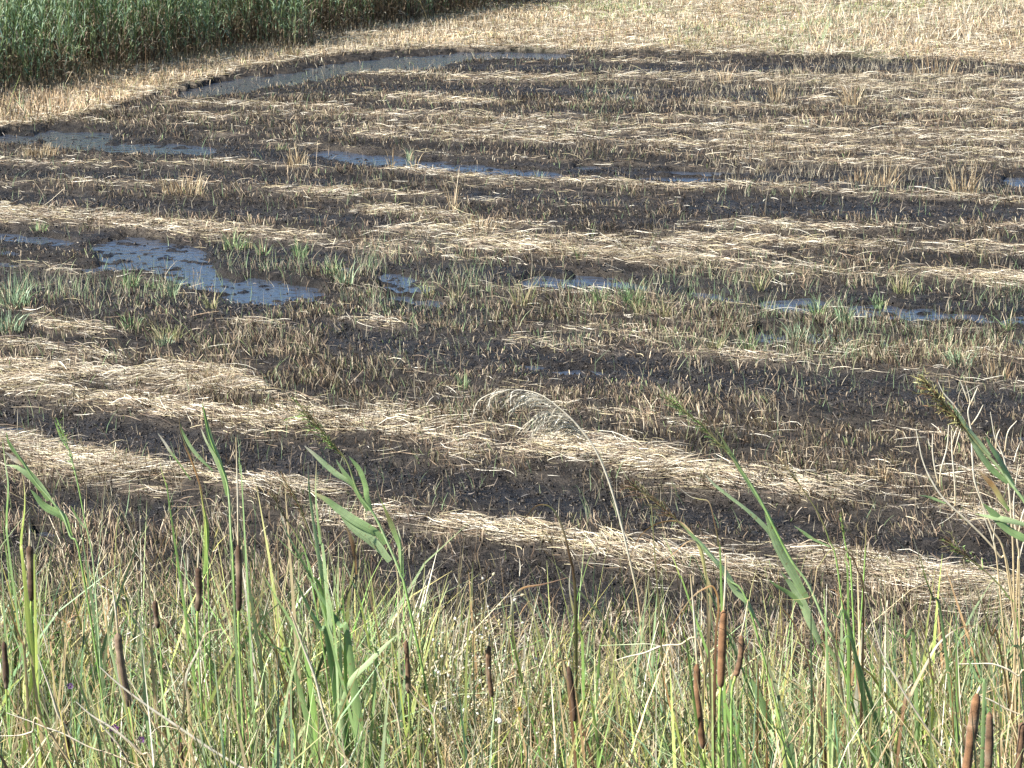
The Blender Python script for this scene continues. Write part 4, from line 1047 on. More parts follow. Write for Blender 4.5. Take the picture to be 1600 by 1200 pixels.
plant('cattail_leaves', 'tan drooping leaf arch beside the dead plume stalk, over the pale straw row', 'cattail leaves', 'dry cattail leaves without heads', 8.0, (900, 1240), [
    ('leaf', 3, [(5, 985), (35, 900), (90, 830), (150, 765), (220, 760), (275, 810), (325, 930), (365, 1090), (385, 1190), (400, 1450)], 7, ['br', 'br', 'br', 'orr', 'y', 'tan', 'br', 'br', 'ol']),
    ('leaf', 7, [(365, 5), (200, 50), (70, 75), (15, 140), (5, 300), (35, 520)], 8, ['br', 'br', 'orr', 'w', 'y', 'yg']),
    ('leaf', 7, [(370, -70), (358, 60), (378, 190), (420, 330), (440, 500)], 9, ['w', 'w', 'y', 'yg', 'g']), ('leaf', 7, [(620, 150), (590, 300), (550, 450), (540, 600)], 7, ['y', 'yg', 'g'])])
plant('cattail_leaves', 'large orange leaf arch left of the white tipped bent leaf, over the rusty pair', 'cattail leaves', 'dry cattail leaves without heads', 7.7, (1040, 1260), [
    ('leaf', 3, [(705, 1200), (755, 1040), (820, 930), (920, 870), (1040, 862), (1110, 920), (1165, 1010), (1210, 1190), (1240, 1450)], 7, ['tan', 'orr', 'orr', 'orr', 'tan', 'y', 'y', 'tan']),
    ('leaf', 3, [(530, 692), (620, 652), (720, 640), (800, 665), (860, 760), (880, 900)], 3.5, ['w', 'orr', 'tan', 'ol']), ('leaf', 7, [(320, 290), (315, 370), (308, 460)], 5, ['w', 'tan', 'br'])])
plant('cattail_leaves', 'bent orange leaf arch with crossing brown tips under the right straw row', 'cattail leaves', 'dry cattail leaves without heads', 7.3, (1310, 1250), [
    ('leaf', 4, [(280, 1200), (330, 1120), (380, 1050), (440, 1025), (510, 1060), (560, 1160), (600, 1400)], 7, ['tan', 'y', 'y', 'orr', 'br', 'br']),
    ('leaf', 4, [(700, 1190), (650, 1130), (590, 1085), (510, 1040), (480, 1100), (500, 1300)], 7, ['br', 'br', 'ol', 'ol', 'g']), ('leaf', 8, [(70, 138), (150, 148), (230, 140), (280, 115), (340, 10)], 6, ['y', 'y', 'tan', 'tan']),
    ('leaf', 8, [(380, 80), (430, 100), (480, 190), (510, 320), (520, 440)], 7, ['orr', 'orr', 'br', 'br']), ('leaf', 8, [(0, 100), (90, 200), (160, 290), (205, 400), (260, 560)], 12, ['y', 'orr', 'br', 'br']),
    ('leaf', 8, [(150, 355), (80, 430), (0, 510)], 5, ['w', 'tan', 'orr']), ('leaf', 8, [(35, 595), (110, 640), (220, 700), (320, 790)], 9, ['w', 'y', 'tan', 'tan'])])
plant('cattail_leaves', 'cream and yellow upright leaves with a brown tip, between thin pale stalk and white leaf', 'cattail leaves', 'dry cattail leaves without heads', 7.1, (1310, 1270), [
    ('leaf', 8, [(415, 320), (432, 440), (445, 600), (440, 800), (425, 1100)], 8, ['br', 'orr', 'w', 'y', 'yg']), ('leaf', 8, [(350, 455), (315, 520), (300, 620), (330, 800)], 6, ['tan', 'w', 'w', 'br']),
    ('leaf', 8, [(350, 80), (352, 200), (362, 330)], 9, ['g', 'g', 'bg']), ('leaf', 8, [(330, 960), (310, 1060), (300, 1200)], 9, ['tan', 'orr', 'tan']), ('stem', 8, [(368, 50), (363, 300), (365, 500), (352, 900), (350, 1200)], 4, ['w', 'w', 'tan', 'tan'])])
plant('cattail_leaves', 'white topped upright leaf turning green with a blue green leaf behind', 'cattail leaves', 'dry cattail leaves without heads', 7.2, (1375, 1270), [
    ('leaf', 8, [(705, 155), (700, 300), (703, 470), (704, 640), (695, 900)], 9, ['w', 'w', 'w', 'tan', 'g', 'bg']), ('leaf', 8, [(765, 170), (820, 290), (880, 460), (930, 640), (960, 800)], 8, ['y', 'y', 'yg', 'yg', 'g']),
    ('leaf', 8, [(720, 285), (800, 350), (860, 390), (910, 430)], 12, ['bg', 'bg', 'bg']), ('leaf', 8, [(375, 205), (440, 260), (510, 320)], 13, ['bg', 'bg', 'bg']), ('leaf', 8, [(370, 365), (450, 420), (550, 480)], 13, ['bg', 'bg', 'dg']), ('leaf', 8, [(780, 820), (750, 900), (730, 980)], 9, ['lg', 'lg'])])
plant('cattail_leaves', 'pale tan bent leaf slanting across the orange upright leaves at the right', 'cattail leaves', 'dry cattail leaves without heads', 7.0, (1420, 1270), [
    ('leaf', 8, [(1305, 315), (1230, 315), (1150, 350), (1060, 430), (1000, 530), (940, 640), (890, 740), (840, 860)], 9, ['orr', 'orr', 'w', 'w', 'tan', 'tan', 'br']), ('leaf', 8, [(900, 190), (960, 300), (1000, 450), (1018, 600), (1030, 820)], 7, ['tan', 'orr', 'y', 'orr', 'yg']),
    ('leaf', 8, [(900, 705), (800, 750), (720, 810), (640, 960)], 7, ['w', 'tan', 'tan', 'y']), ('leaf', 8, [(1060, 560), (1090, 620), (1150, 720)], 6, ['w', 'tan', 'orr'])])
plant('cattail_leaves', 'yellow upright leaves beside green reed leaf left of the bottom right cattails', 'cattail leaves', 'dry cattail leaves without heads', 6.9, (1495, 1270), [
    ('leaf', 8, [(1180, 400), (1182, 520), (1188, 700), (1195, 850), (1190, 1000)], 9, ['br', 'tan', 'y', 'y', 'yg']), ('leaf', 4, [(893, 915), (920, 1000), (955, 1100), (985, 1210), (1030, 1330), (1090, 1500)], 8, ['y', 'w', 'y', 'yg', 'ol', 'bg']),
    ('leaf', 8, [(1140, 80), (1165, 200), (1180, 380)], 7, ['lg', 'lg', 'g'])])
plant('cattail_leaves', 'orange tan leaf crossing a dark green one under the white branching weed', 'cattail leaves', 'dry cattail leaves without heads', 6.9, (1590, 1270), [
    ('leaf', 8, [(1258, -10), (1310, 110), (1360, 250), (1400, 370), (1450, 445)], 8, ['tan', 'tan', 'orr', 'orr']), ('leaf', 8, [(1390, 190), (1450, 290), (1530, 430), (1590, 560)], 7, ['bg', 'bg', 'dg']), ('leaf', 8, [(1400, 500), (1480, 500), (1580, 525)], 6, ['g', 'bg', 'bg'])])
plant('cattail_leaves', 'crumpled tan dry leaves with a pale top, lower left of the bright green clump', 'cattail leaves', 'dry cattail leaves without heads', 7.3, (300, 1260), [
    ('leaf', 5, [(1400, 330), (1290, 360), (1230, 480), (1160, 640), (1180, 860)], 9, ['tan', 'tan', 'w', 'w', 'tan']), ('leaf', 5, [(1215, 310), (1225, 400), (1170, 560), (1150, 700)], 7, ['tan', 'orr', 'tan']), ('leaf', 5, [(1250, 400), (1240, 700), (1190, 1100)], 5, ['w', 'w', 'tan'])])
plant('cattail_leaves', 'curled tan leaf hooked over a bent stem beside the large grey brown cattail', 'cattail leaves', 'dry cattail leaves without heads', 7.2, (90, 1260), [
    ('leaf', 5, [(200, 262), (280, 243), (360, 262), (420, 300), (440, 370), (400, 560)], 8, ['w', 'w', 'orr', 'orr', 'tan']), ('leaf', 5, [(620, 245), (520, 240), (440, 260), (415, 330)], 4, ['br', 'orr', 'tan']), ('leaf', 5, [(320, 290), (318, 450), (338, 700)], 8, ['tan', 'orr', 'tan']),
    ('leaf', 5, [(150, 40), (160, 250), (182, 450), (212, 650)], 10, ['yg', 'yg', 'g', 'tan'])])
plant('reed', 'largest leafy reed with a dense olive plume at the right edge', 'reed', GR, 7.2, (1690, 1100), [
    ('stem', 4, [(985, -10), (1110, 140), (1230, 270), (1330, 400), (1440, 520), (1540, 650), (1640, 800), (1800, 1150)], 6, ['ol', 'ol', 'lg', 'g']),
    ('plume', 4, [(975, -20), (1050, 60), (1130, 160), (1200, 240), (1260, 310)], .075, ['ol', 'ol', 'br', 'y'], (150, .25, 0, 'panicle', .0012, .3)),
    ('blade', 4, [(1120, 110), (1200, 200), (1280, 310), (1340, 390), (1385, 450)], 11, ['lg', 'lg', 'lg', 'lg']), ('blade', 4, [(1360, 325), (1400, 390), (1460, 480), (1535, 640)], 17, ['bg', 'bg', 'bg']),
    ('blade', 4, [(1240, 290), (1300, 390), (1400, 530), (1500, 620)], 13, ['ol', 'lg', 'bg', 'bg']), ('blade', 4, [(1310, 535), (1390, 620), (1450, 710), (1510, 790)], 10, ['tan', 'orr', 'y', 'g']),
    ('blade', 4, [(1340, 745), (1420, 820), (1500, 900), (1600, 960), (1680, 1000)], 18, ['bg', 'bg', 'bg', 'bg']), ('blade', 4, [(1290, 810), (1380, 825), (1480, 845), (1620, 885)], 11, ['lg', 'lg', 'lg']), ('blade', 4, [(940, 695), (1020, 712), (1110, 745)], 5, ['lg', 'bg'])])
plant('reed', 'thin reed with a faint brown plume over the dark track, left of the white weed', 'reed', GR, 8.2, (1330, 1240), [
    ('stem', 4, [(80, 480), (170, 590), (260, 720), (330, 840), (380, 970), (440, 1190)], 3, ['tan', 'ol', 'ol', 'g']), ('plume', 4, [(80, 475), (150, 570), (230, 680)], .05, ['tan', 'ol'], (40, .1, 0, 'panicle', .0009, .25))])
plant('reed', 'green grass stalk pair with narrow heads standing before the dark track, right', 'reed', GR, 8.4, (1325, 1240), [
    ('stem', 4, [(455, 800), (470, 930), (500, 1080), (520, 1190)], 3.5, ['ol', 'g', 'g']), ('plume', 4, [(455, 800), (465, 880), (480, 980)], .03, ['g', 'ol'], (40, .1, 0, 'panicle', .0012, .3)),
    ('stem', 4, [(615, 870), (610, 1000), (600, 1190)], 3, ['tan', 'ol', 'g'])])
plant('reed', 'faint dark brown reed plume slanting down to the lower right edge', 'reed', GR, 7.6, (1600, 1260), [
    ('stem', 4, [(1130, 980), (1240, 1080), (1380, 1190), (1500, 1330), (1560, 1500)], 3, ['ol', 'ol', 'g']), ('plume', 4, [(1130, 980), (1200, 1040), (1290, 1110), (1380, 1190)], .07, ['ol', 'dk', 'g'], (70, .15, 0, 'panicle', .0009, .3))])

# dead reed with the drooping plume in the middle
def dead_reed():
    y = 10.0
    pts = [(740, 658), (756, 628), (778, 612), (805, 608), (840, 615), (872, 636), (905, 668), (935, 712), (960, 780), (985, 880), (1000, 960), (1006, 1080)]
    base = base_of(1010, 1130, y)
    r = root_obj('dead_reed', base, 'dead pale reed stalk arching over the mud with a drooping feathery plume', 'dead reed')
    P = px3(0, pts, y)
    stem_part(r, base, P[3:], 3.6, ['w', 'w', 'w', 'w', 'w', 'w', 'tan', 'tan'], True, 'stem', .4)
    def strands(n, gen, name):
        b = Batch()
        for i in range(n):
            a = gen(rng.random()); dy = rng.normal(0, .05)
            Q = catmull(np.array([at_y(p[0] + rng.normal(0, 1.2), p[1] + rng.normal(0, 1.2), y + dy * k / (len(a) - 1)) for k, p in enumerate(a)]), 4)
            K = len(Q); c = np.array([(0.74, 0.68, 0.53), (0.6, 0.53, 0.39), (0.84, 0.79, 0.66), (0.45, 0.38, 0.27)][rng.integers(4)]) * rng.uniform(.6, 1.05)
            T = Q[-1] - Q[0]; S = np.cross(T, (rng.normal(0, .5), 1, rng.normal(0, .5))); S /= np.linalg.norm(S)
            w = .0022 * np.concatenate([np.linspace(.45, 1.2, K - 3), [.9, .5, .15]])
            b.ribbons((Q - base)[None], w[None], np.repeat(S[None, None], K, 1), np.repeat(c[None, None], K, 1))
            m = 9; ii = rng.integers(K // 3, K - 1, m); A = Q[ii] - base; d = (Q[ii + 1] - Q[ii]); d /= np.linalg.norm(d, axis=1)[:, None] + 1e-9
            d = d + rng.normal(0, .28, (m, 3)); L = rng.uniform(.008, .02, m)
            Pq = A[:, None] + d[:, None] * (np.array([0, .5, 1.])[None, :, None] * L[:, None, None]); Sq = rng.normal(0, 1, (m, 3)); Sq /= np.linalg.norm(Sq, axis=1)[:, None]
            b.ribbons(Pq, np.repeat(np.array([[.0006, .0016, .0003]]), m, 0), np.repeat(Sq[:, None], 3, 1), np.repeat(np.repeat(c[None, None], m, 0), 3, 1))
        b.build(name, M_LEAF, r)
    arch = np.array([(775, 613), (803, 608), (838, 615), (868, 633), (893, 656), (915, 684)], float)
    def on(s_): return np.array([np.interp(s_, np.linspace(0, 1, 6), arch[:, k]) for k in (0, 1)])
    def up(u_):
        a = on(u_ * .62); e = np.array((742, 657)) * (1 - u_) + np.array((822, 634)) * u_ + rng.normal(0, 7, 2); e = a + (e - a) * rng.uniform(.55, 1.08)
        m_ = (a + e) / 2 + np.array((-6, -9)) * (1.2 - u_ * .6) + rng.normal(0, 3, 2); return [a, m_, e]
    def lo(u_):
        a = on(.66 + .34 * u_); e = np.array((808, 682)) * (1 - u_) + np.array((868, 684)) * u_ + rng.normal(0, 8, 2); e = a + (e - a) * rng.uniform(.45, 1.08)
        m_ = a * .45 + e * .55 + np.array((-4, -13)) * (1.3 - u_ * .7) + rng.normal(0, 4, 2); return [a, m_, e]
    strands(50, up, 'plume'); strands(66, lo, 'plume')
dead_reed()

# white bare branching weed at the right edge
WW = ['w', 'w', 'tan']
plant('dry_weed', 'bare whitish branching weed with forked tips at the right edge', 'dry weed', None, 7.6, (1590, 1240), [
    ('stem', 4, [(1240, 10), (1262, 110), (1250, 180), (1270, 300), (1280, 500), (1300, 640), (1400, 900), (1500, 1190)], 4.5, ['w', 'w', 'w', 'tan']),
    ('twig', 4, [(1310, 20), (1290, 70), (1262, 130)], 3, WW), ('twig', 4, [(1345, 130), (1310, 200), (1272, 255)], 3, WW), ('twig', 4, [(1060, -20), (1100, 60), (1170, 140), (1240, 250), (1280, 350)], 3.5, WW), ('twig', 4, [(1200, -20), (1225, 40), (1250, 110)], 3, WW),
    ('stem', 4, [(1390, 175), (1420, 340), (1470, 450), (1500, 600), (1520, 850), (1535, 1190)], 4.5, WW), ('twig', 4, [(1450, 280), (1430, 330), (1425, 400)], 3, WW), ('twig', 4, [(1555, 230), (1500, 300), (1480, 420)], 3, WW),
    ('stem', 4, [(1566, 500), (1545, 640), (1535, 800), (1560, 1000), (1570, 1200)], 4.5, WW), ('twig', 4, [(1620, 740), (1590, 820), (1560, 960)], 3.5, WW), ('stem', 4, [(1640, 860), (1600, 980), (1570, 1100), (1560, 1200)], 4, WW),
    ('stem', 4, [(1330, 700), (1360, 850), (1400, 960), (1440, 1190)], 3.5, WW), ('twig', 4, [(1420, 880), (1410, 980), (1430, 1090)], 3, WW)])
plant('dry_weed', 'long pale arching stalk with upright twigs crossing the field at the right', 'dry weed', None, 7.8, (1590, 1250), [
    ('stem', 4, [(925, 285), (945, 380), (965, 470), (1010, 580), (1100, 720), (1250, 860), (1370, 980), (1450, 1080), (1510, 1200)], 5, WW),
    ('twig', 4, [(1030, 310), (1028, 420), (1045, 540), (1065, 620)], 3.5, WW), ('twig', 4, [(1130, 255), (1118, 400), (1080, 540), (1075, 640)], 3.5, WW), ('twig', 4, [(1148, 285), (1150, 420), (1168, 640), (1170, 760)], 3.5, WW), ('twig', 4, [(1190, 260), (1165, 320), (1150, 380)], 3, WW),
    ('twig', 4, [(1000, 340), (1010, 380), (1030, 400)], 3, WW), ('twig', 4, [(1000, 590), (900, 560), (820, 555)], 3, WW), ('twig', 4, [(1210, 260), (1190, 330), (1160, 440)], 2.5, WW)])
plant('dry_stalk', 'long white twig slanting down to the right in front of the large grey brown cattail', 'dry stalk', None, 6.6, (420, 1260), [
    ('stem', 5, [(620, 565), (700, 640), (800, 722), (960, 840), (1150, 968), (1300, 1072), (1500, 1195), (1620, 1290)], 5.5, ['w', 'w', 'w', 'w']), ('twig', 5, [(930, 1000), (1010, 940), (1150, 968)], 2.5, WW)])
plant('dry_stalk', 'white forked twig ending beside the purple flowers, lower left', 'dry stalk', None, 6.5, (270, 1260), [
    ('stem', 5, [(475, 785), (540, 845), (600, 890), (690, 945), (800, 1030), (880, 1110), (970, 1205)], 5, WW), ('twig', 5, [(600, 890), (650, 950), (720, 1030), (800, 1130)], 4, WW)])
plant('dry_stalk', 'pale stalk rising left from the bottom, with a knobby tip', 'dry stalk', None, 6.7, (130, 1260), [
    ('stem', 5, [(235, 490), (262, 570), (300, 670), (330, 760), (365, 870), (440, 1000), (480, 1150)], 5, WW), ('twig', 5, [(230, 265), (270, 360), (300, 480), (320, 560)], 3, WW)])
plant('dry_stalk', 'thin pale twig running level across the bottom left corner', 'dry stalk', None, 6.5, (230, 1260), [
    ('stem', 5, [(-20, 1000), (120, 996), (200, 975), (290, 955)], 3.5, WW), ('twig', 5, [(40, 855), (180, 905), (280, 945), (400, 988), (560, 1070), (700, 1115), (880, 1195)], 3.5, WW)])
plant('dry_stalk', 'thin tan stalk slanting through the bright green clump to the bottom', 'dry stalk', None, 7.0, (530, 1260), [
    ('stem', 6, [(100, -30), (150, 80), (210, 210), (290, 430), (370, 640), (420, 850), (470, 1020), (515, 1210)], 5, ['tan', 'tan', 'w', 'w', 'tan'])])
plant('dry_stalk', 'thin pinkish stalk rising from the bottom edge left of the beige weed tangle', 'dry stalk', None, 7.0, (690, 1260), [
    ('stem', 6, [(950, 700), (1030, 800), (1110, 880), (1120, 1020), (1145, 1210)], 4, ['tan', 'w', 'w']), ('twig', 6, [(1135, 780), (1120, 830), (1112, 890)], 3.5, WW), ('stem', 6, [(740, 560), (800, 690), (880, 860), (930, 1200)], 3.5, WW)])
plant('dry_stalk', 'long fine pale stalk standing before the right cattail leaves', 'dry stalk', None, 6.8, (1500, 1270), [
    ('stem', 8, [(640, 250), (700, 450), (760, 570), (850, 730), (960, 900), (1080, 1070), (1180, 1210)], 4, WW), ('twig', 8, [(720, 560), (780, 600), (840, 700)], 3, WW)])
plant('dry_stalk', 'pale fallen twig curving to the right edge above the bottom right cattails', 'dry stalk', None, 6.7, (1640, 1200), [
    ('stem', 8, [(1195, 550), (1300, 548), (1400, 550), (1490, 580), (1560, 625), (1640, 690)], 4, WW), ('twig', 8, [(1300, 740), (1400, 780), (1500, 835), (1640, 890)], 4, WW)])
plant('dry_stalk', 'level pale fallen stalk crossing the bottom middle grass', 'dry stalk', None, 7.9, (1000, 1240), [
    ('stem', 7, [(640, 530), (720, 505), (830, 480), (930, 440), (1040, 432), (1180, 460)], 4, WW), ('twig', 7, [(545, 435), (700, 430), (850, 425), (930, 440)], 2.5, ['lg', 'w'])])

# ---- beige seedy weed tangle at the bottom middle
def seedy_weed(u, v, y, hpx, wpx, n, label):
    base = base_of(u, v, y)
    r = root_obj('seedy_weed', base, label, 'dry weed', 'beige seedy weeds')
    sc = y / CP / FPX; H = at_y(u, 1215 - hpx, y)[2] - base[2]; R = wpx * sc / 2
    b = Batch(); sd = Batch()
    for i in range(n):
        tip = np.array((rng.normal(0, R * .55), rng.normal(0, R * .4), H * rng.uniform(.55, 1.0)))
        mid = tip * np.array((.45, .45, .6)) + rng.normal(0, .02, 3)
        Q = catmull([np.zeros(3), mid, tip], 5); c = np.array(PALT[['tan', 'w', 'y', 'ol'][rng.integers(4)]]) * .85
        b.tube(Q, np.linspace(.0016, .0007, len(Q)), c, 4)
        for k in range(9):
            a = Q[rng.integers(len(Q) // 3, len(Q))]
            d = rng.normal(0, 1, 3); d[2] = abs(d[2]) * .7; d /= np.linalg.norm(d)
            e = a + d * rng.uniform(.02, .06); T = catmull([a, (a + e) / 2 + rng.normal(0, .004, 3), e], 2)
            b.tube(T, np.linspace(.0009, .0005, len(T)), c, 3)
            rr = rng.uniform(.003, .0068)
            Qs = np.array([e - d * rr, e - d * rr * .5, e, e + d * rr * .8, e + d * rr * 1.6])
            cs = np.array([(0.55, 0.48, 0.3), (0.48, 0.42, 0.2), (0.4, 0.33, 0.2), (0.66, 0.62, 0.5)][rng.integers(4)])
            sd.tube(Qs, rr * np.array([.15, .8, 1, .7, .1]), cs, 6)
    b.build('stem', M_STEM, r); sd.build('seed_heads', M_STRAW, r)['kind'] = 'stuff'
seedy_weed(700, 1230, 7.6, 270, 130, 30, 'beige weed tangle with many small seed heads, just left of the white snail')
seedy_weed(760, 1230, 7.8, 300, 120, 32, 'tallest beige seedy weed behind the white snail, bottom middle')
seedy_weed(830, 1230, 7.6, 170, 100, 18, 'low beige seedy weed near the small yellow flower')
seedy_weed(660, 1230, 8.0, 220, 80, 12, 'sparse seedy weed between the thin brown cattail and the beige tangle')

# ---- snails
def snail(u, v, y, rpx, label, tilt):
    c = at_y(u, v, y); R = rpx * (y / CP) / FPX
    r = root_obj('snail', c, label, 'snail', 'white snails climbing the weeds')
    n = 66; k = 12; V = []; C = []
    for i in range(n):
        th = i / (n - 1) * 2 * math.pi * 3.4; g = math.exp(0.17 * (th - 2 * math.pi * 3.4))
        cr = R * .62 * g; pr = R * .52 * g
        cx = np.array((cr * math.cos(th), 0, cr * math.sin(th))); ax = R * .85 * (1 - g) 
        for j in range(k):
            a = 2 * math.pi * j / k
            V.append(cx * (1 + pr / (cr + 1e-9) * math.cos(a)) + np.array((0, -ax + pr * math.sin(a), 0)))
            band_ = .6 if j in (2, 3) else 1.0
            C.append(np.array((0.74, 0.7, 0.62)) * band_)
    V = np.array(V); ct, st_ = math.cos(tilt), math.sin(tilt)
    V = V @ np.array([[ct, 0, st_], [0, 1, 0], [-st_, 0, ct]])
    idx = np.arange(n * k).reshape(n, k); nx = np.roll(idx, -1, 1)
    F = np.stack([idx[:-1], nx[:-1], nx[1:], idx[1:]], -1).reshape(-1, 4)
    link('shell', raw_mesh('shell', V, F, M_SHELL, np.array(C)), r)
    b = Batch(); b.tube(np.array([(0, R * .3, -R * .9), (0, R * .55, -R * .1), (0, R * .5, R * .7)]), R * np.array([.1, .35, .1]), np.array((0.2, 0.15, 0.1)), 8)
    b.build('body', M_STEM, r)
    # the stalk that carries it
    g = base_of(u, v + 60, y)
    st = root_obj('dry_stalk', g, 'straight tan stalk carrying the ' + label.split(',')[0], 'dry stalk')
    stem_part(st, g, np.array([c + np.array((.004, .012, .08)), c + np.array((.003, R * .75, 0)), c + np.array((0, .014, -.1))]), 3.2, ['tan', 'w', 'tan'])
snail(780, 1127, 7.1, 7, 'biggest white snail, at the bottom middle', .4)
snail(727, 1109, 7.2, 4.6, 'smaller whitish snail, above and left of the biggest one', 1.8)
snail(696, 1107, 7.3, 4.2, 'smallest greyish snail, on the seedy weed left of the other two', 2.9)

# ---- flowers
def flower(u, v, y, rpx, petal, core, label, cat, npet=14):
    c = at_y(u, v, y); R = rpx * (y / CP) / FPX; base = np.array((c[0] + .02, y, bank_z(c[0] + .02, y) - .01))
    r = root_obj('flower', base, label, cat)
    b = Batch()
    for i in range(npet):
        a = 2 * math.pi * i / npet + rng.normal(0, .15); d = np.array((math.cos(a), -.25 + rng.normal(0, .2), math.sin(a) + .15)); L = R * rng.uniform(.7, 1.1)
        Q = c + d * (np.linspace(0.1, 1, 4)[:, None] * L) - base
        S = np.cross(d, (0, -1, 0)); S /= np.linalg.norm(S) + 1e-9
        b.ribbons(Q[None], (R * np.array([.08, .2, .22, .08]))[None], np.repeat(S[None, None], 4, 1), np.repeat((np.array(petal) * rng.uniform(.8, 1.2))[None, None], 4, 1))
    b.build('petals', M_PETAL, r)
    b = Batch(); b.tube(np.array([c + (0, .006, -.004), c + (0, 0, 0), c + (0, -.004, .001)]) - base, R * np.array([.15, .4, .15]), np.array(core), 8); b.build('flower_center', M_PETAL, r)
    stem_part(r, base, np.array([c, c + np.array((.006, .01, -.1)), c + np.array((.012, 0, -.2))]), 2.6, ['g', 'g', 'g'])
flower(810, 1108, 6.9, 5, (0.75, 0.62, 0.05), (0.6, 0.45, 0.04), 'small yellow flower in the bottom middle grass', 'flower', 10)
flower(179, 1138, 6.7, 8, (0.32, 0.12, 0.36), (0.3, 0.2, 0.2), 'brightest purple flower, under the large grey brown cattail', 'flower', 18)
flower(172, 1157, 6.7, 6, (0.36, 0.16, 0.3), (0.3, 0.2, 0.2), 'pinkish flower just below the brightest purple one', 'flower', 16)
flower(221, 1156, 6.8, 7, (0.25, 0.12, 0.3), (0.25, 0.2, 0.2), 'dim purple flower to the right of the brightest purple one', 'flower', 16)
flower(110, 1072, 6.9, 6, (0.25, 0.14, 0.3), (0.25, 0.2, 0.2), 'faint purple flower beside the bent cream tipped leaf', 'flower', 14)

# ---- the grass of the bank
def bank_grass(n, ymin, ymax, name, label, hmin, hmax, wmin, wmax, cols_l, seed, topv, curve=.35, K=6, dens=None, lean=.16):
    y = ymin + (ymax - ymin) * rng.random(n); n = int(n * 1.62); y = ymin + (ymax - ymin) * rng.random(n); uu = rng.uniform(-720, 2320, n)
    x = (uu - 800) / FPX * (y * CP + .9)
    f = field(x, np.clip(y, 8, None)); z = height(x, y, f)
    cl = fbm(x * 2.4, y * 2.4, seed, 3); cl2 = fbm(x * 9, y * 9, seed + 5, 2)
    keep = rng.random(n) < np.clip((dens(uu, y) if dens else 1) * (0.06 + 1.3 * smooth(.38, .58, cl)) * (.25 + 1.1 * smooth(.3, .6, cl2)), 0, 1)
    x, y, z, uu, cl, cl2 = [a[keep] for a in (x, y, z, uu, cl, cl2)]; m = len(x)
    tv = np.interp(uu, topv[0], topv[1]) + (cl - .5) * -300 + rng.normal(0, 26, m)
    dep = PITCH + np.arctan((tv - 600) / FPX)
    top = CAM_H - y * np.tan(dep)
    H = np.clip(top - z, .12, hmax) * (hmin + (1 - hmin) * rng.random(m) ** .8)
    la = rng.uniform(0, 2 * math.pi, m) ; ln = np.abs(rng.normal(0, lean, m))
    t = np.linspace(0, 1, K)
    D = np.stack([np.cos(la) * np.sin(ln) - .04, np.sin(la) * np.sin(ln), np.cos(ln)], 1)
    P = np.stack([x, y, z - .01], 1)[:, None] + D[:, None] * (t[None, :, None] * H[:, None, None])
    cu = np.abs(rng.normal(0, curve, m)) * H; ca = la + rng.normal(0, .6, m)
    P[..., 0] += (t ** 2.4)[None] * (cu * np.cos(ca))[:, None]; P[..., 1] += (t ** 2.4)[None] * (cu * np.sin(ca))[:, None] * .7
    P[..., 2] -= (t ** 3)[None] * (cu * .55)[:, None]
    ra = rng.uniform(-1.0, 1.0, m); tw = rng.uniform(-1.2, 1.2, m)
    S = np.stack([np.cos(ra[:, None] + tw[:, None] * t), np.sin(ra[:, None] + tw[:, None] * t), np.zeros((m, K))], -1)
    W = rng.uniform(wmin, wmax, m)[:, None] * .5 * (np.array([.7, .95, 1, .85, .55, .08]) if K == 6 else np.linspace(1, .1, K))[None]
    c = np.empty((m, 3)); pick = cols_l(uu, cl2, m); c[:] = pick * (.25 + 1.05 * rng.random((m, 1)) ** .8)
    tipdry = rng.random(m)[:, None, None] * smooth(.55, 1, t)[None, :, None] * .8
    C = c[:, None] * (1 - tipdry) + np.array((0.55, 0.45, 0.25)) * tipdry
    b = Batch(); b.ribbons(P, W, S, C)
    return b, P, m, name, label

GREENS = np.array([(0.15, 0.34, 0.06), (0.26, 0.47, 0.13), (0.46, 0.62, 0.26), (0.06, 0.15, 0.035), (0.26, 0.45, 0.25), (0.018, 0.036, 0.012)])
DRYS = np.array([(0.66, 0.54, 0.31), (0.44, 0.28, 0.14), (0.86, 0.80, 0.62), (0.54, 0.49, 0.13), (0.08, 0.048, 0.03)])
def mixcol(uu, cl2, m):
    pd = np.interp(uu, [0, 200, 430, 520, 600, 680, 800, 900, 1100, 1300, 1600], [.24, .30, .28, .04, .08, .46, .46, .26, .28, .30, .36]) + (cl2 - .5) * 1.1
    d = rng.random(m) < pd
    yg = rng.random(m) < .15
    g = GREENS[rng.integers(len(GREENS), size=m)]; g = np.where(yg[:, None], np.array((0.5, 0.56, 0.18)), g)
    return np.where(d[:, None], DRYS[rng.choice(len(DRYS), m, p=[.3, .22, .18, .15, .15])], g)

